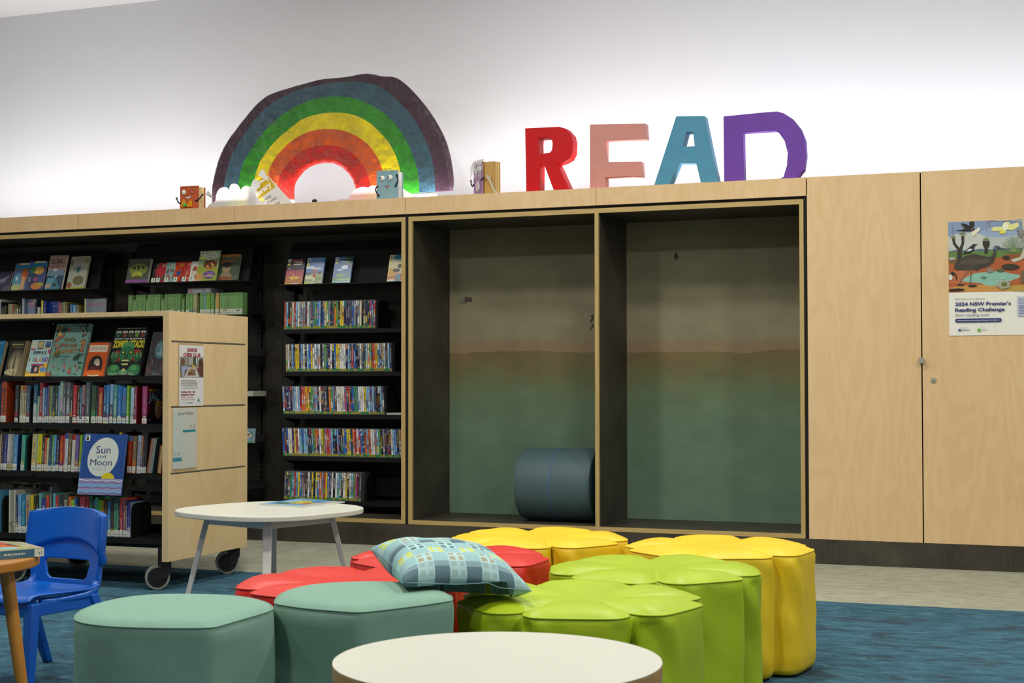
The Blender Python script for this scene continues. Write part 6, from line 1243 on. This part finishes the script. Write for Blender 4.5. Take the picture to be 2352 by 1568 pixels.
# round white table in front
T2 = thing('round_table', 'round white table with wooden edge in the foreground', 'table', (-.936, -6.118, 0))
loop = [(.283*math.cos(2*math.pi*k/128), .283*math.sin(2*math.pi*k/128)) for k in range(128)]
mplain('table_edge_wood', 'a8854f', .5, .12, 40)
loft_top(loop, .5270, .5540, 'table_edge_wood', 'wooden_edge', T2, bevel=.002)
loft_top([(x*1.0, y*1.0) for x, y in loop], .5542, .5560, 'white_table', 'table_top', T2, bevel=.0008)
for k in range(4):
    t = .785+k*math.pi/2; MB().tube((.13*math.cos(t), .13*math.sin(t), .5268), (.2*math.cos(t), .2*math.sin(t), .0008), .02, .014, n=16).build('leg', 'wood_orange', T2, smooth=True)
# wooden table at the left edge with a picture book on it
e = at(80, 1279, z=.5)
EC = e-Vector((VR.x, VR.y, 0)).normalized()*.315
T3 = thing('wooden_table', 'orange brown wooden table with a round leg at the left edge', 'table', (EC.x, EC.y, 0))
loop = [(.315*math.cos(2*math.pi*k/96), .315*math.sin(2*math.pi*k/96)) for k in range(96)]
loft_top(loop, .468, .5, 'wood_orange', 'table_top', T3, bevel=.006)
lt = at(14, 1310, y=e.y-.05); 
lx, ly = lt.x-EC.x, (e.y-.05)-EC.y
lb_ = at(47, 1568, y=e.y-.05); sl = (lb_.x-lt.x)/(lt.z-lb_.z)
for sx, sy in ((lx, ly), (-lx, ly), (lx*.0, .2), (0, -.2)):
    r0 = math.hypot(sx, sy) or 1; o_ = sl*.467; MB().tube((sx, sy, .4675), (sx+sx/r0*o_, sy+sy/r0*o_*.4, .0008), .0215, .0165, n=20).build('leg', 'wood_orange', T3, smooth=True)
bk = [at(u, v, z=.525) for u, v in ((-60, 1271), (101, 1258.5), (52, 1245), (-80, 1238))]; z0_ = .5008
m = MB(); V = [Vector((p.x, p.y, z0_)) for p in bk]+[Vector((p.x, p.y, .525)) for p in bk]
m.add(V, [(3, 2, 1, 0), (0, 1, 5, 4), (1, 2, 6, 5), (2, 3, 7, 6), (3, 0, 4, 7), (4, 5, 6, 7)], '3c6880')
a_ = Art(m, V[4], V[5], V[6], V[7], lift=.0005); a_.rect(0, 0, 1, 1, 'a09c78').ell(.62, .5, .22, .2, 'c8641c').ell(.68, .55, .1, .12, '6c3424').ell(.8, .65, .12, .2, '94a070').ell(.55, .2, .16, .12, '94c0bc').ell(.76, .22, .08, .1, 'a8b44c').ell(.5, .7, .14, .16, 'b8382c').rect(.9, 0, 1, 1, 'b8a890').ell(.84, .4, .06, .1, 'b8b8ac')
s_ = Art(m, V[0], V[1], V[5], V[4], lift=.0005); s_.marks(.42, .3, .8, .72, 'b8c0c0', 1, 6).rect(.86, 0, 1, 1, 'd0d0c4').rect(.92, .3, .94, .6, '6c6c64').rect(.96, .3, .97, .7, '6c6c64')
tag(m.build('book', 'print_gloss'), 'colourful picture book with dark teal spine lying on the wooden table', 'book')

# ------------------------------------------------------------------ blue moulded chair
CH = thing('plastic_chair', 'blue moulded plastic child chair behind the wooden table', 'chair', (-3.42, -4.23, 0), math.radians(180-8))
WB = .178
def sheet_grid(fn, nu, nv, skip=None):
    vs = []; fs = []
    for j in range(nv+1):
        for i in range(nu+1): vs.append(fn(i/nu*2-1, j/nv))
    for j in range(nv):
        for i in range(nu):
            if skip and skip((i+.5)/nu*2-1, (j+.5)/nv): continue
            a = j*(nu+1)+i; fs.append((a, a+1, a+nu+2, a+nu+1))
    return vs, fs
# local frame: x right, y towards the front of the chair
def back(u, t):
    # t 0..1 from the seat to the top, u -1..1
    z = .285+.295*t; w = WB*(.90+.10*min(1, t*1.6)) if t < .62 else WB*(1.0-.03*(t-.62)/.38)
    zt = z-(.018*abs(u)**2.2 if t > .9 else 0)*(t-.9)/.1
    y = -.135-.055*t**1.3+.050*abs(u)**2.2*(.4+.6*t)
    arch = .50+.15*(1-u*u); k_ = min(1, max(0, (arch-t)/.035)); y -= .015*k_*k_*(3-2*k_)
    return (u*w, y, zt)
def back_w(u, t):
    tt = min(1, max(0, (t-.15)/.235)); op = .56+.10*tt-.07*max(0, abs(tt-.5)*2-.72)/.28   # half width of the opening at this height
    c0 = .6
    u2 = u/c0*op if abs(u) <= c0 else math.copysign(op+(abs(u)-c0)/(1-c0)*(1-op), u)
    return back(u2, t)
vs, fs = sheet_grid(back_w, 40, 60, lambda u, t: .15 < t < .385 and abs(u) < .6)
MB().add(vs, fs).build('backrest', 'blue_plastic', CH, smooth='all', solid=.012, sub=1)
# thick rolled flange round the back
fl_ = [back(-1, t/14) for t in range(5, 15)]+[back(-1+2*k/14, 1.0) for k in range(1, 14)]+[back(1, t/14) for t in range(14, 4, -1)]
m = MB(); 
vs = []; fs = []
for i, p in enumerate(fl_):
    k_ = 1.0; sg = -1 if p[0] < -WB*.8 else (1 if p[0] > WB*.8 else 0)
    for dx, dy, dz in ((0, .006, 0), (sg*.006, .003, .004), (sg*.008, -.012, .002), (sg*.005, -.028, -.002), (sg*-.002, -.028, -.006), (sg*-.004, -.006, -.006)): vs.append((p[0]+dx, p[1]+dy, p[2]+dz))
for i in range(len(fl_)-1):
    for k in range(6): fs.append((i*6+k, i*6+(k+1) % 6, (i+1)*6+(k+1) % 6, (i+1)*6+k))
fs += [tuple(range(6)), tuple(range((len(fl_)-1)*6, len(fl_)*6))[::-1]]
m.add(vs, fs).build('back_flange', 'blue_plastic', CH, smooth='all', recalc=True)
def seatf(u, t):
    # t 0 back .. 1 front
    y = -.14+.335*t; w = .172+.006*math.sin(t*3.14)
    z = .300+.010*t-.012*math.sin(min(1, t*1.1)*math.pi)*(1-u*u)+.010*abs(u)**4-(.022*max(0, (t-.86)/.14)**2)
    if t < .12: z += .012*(1-t/.12)
    return (u*w, y, z)
vs, fs = sheet_grid(seatf, 22, 22); MB().add(vs, fs).build('seat', 'blue_plastic', CH, smooth='all', solid=.010, sub=1)
# skirt under the seat
m = MB()
for p0, p1 in (((-.165, .185, .292), (.165, .185, .292)), ((-.168, -.13, .292), (-.168, .18, .292)), ((.168, -.13, .292), (.168, .18, .292)), ((-.165, -.13, .292), (.165, -.13, .292))):
    a, b = Vector(p0), Vector(p1); nn = Vector((0, 0, 1)).cross((b-a).normalized())*.005; dz = Vector((0, 0, -.045))
    m.add([a-nn, b-nn, b+nn, a+nn, a-nn+dz, b-nn+dz, b+nn+dz, a+nn+dz], [(0, 1, 2, 3), (7, 6, 5, 4), (0, 4, 5, 1), (1, 5, 6, 2), (2, 6, 7, 3), (3, 7, 4, 0)])
m.build('seat_rim', 'blue_plastic', CH, bevel=.003, recalc=True)
for sx in (-1, 1):
    # sweeping side post joining back, seat and rear leg
    MB().path([(sx*.160, .13, .292), (sx*.163, .02, .288), (sx*.163, -.07, .290), (sx*.158, -.120, .303), (sx*.150, -.143, .335), (sx*.149, -.152, .38), (sx*.150, -.168, .44)], .013, n=12, rs=[.010, .013, .015, .016, .015, .014, .012]).build('side_post', 'blue_plastic', CH, smooth='all')
    for (x0, y0, x1, y1) in ((sx*.158, .165, sx*.185, .205), (sx*.160, -.10, sx*.185, -.235)):
        m = MB(); a, b = Vector((x0, y0, .293)), Vector((x1, y1, .0008)); w0, w1 = .021, .015
        V = [a+Vector((i*w0, j*w0, 0)) for i, j in ((-1, -1), (1, -1), (1, 1), (-1, 1))]+[b+Vector((i*w1, j*w1, 0)) for i, j in ((-1, -1), (1, -1), (1, 1), (-1, 1))]
        m.add(V, [(0, 1, 2, 3), (7, 6, 5, 4), (0, 4, 5, 1), (1, 5, 6, 2), (2, 6, 7, 3), (3, 7, 4, 0)]).build('leg', 'blue_plastic', CH, bevel=.006, recalc=True)
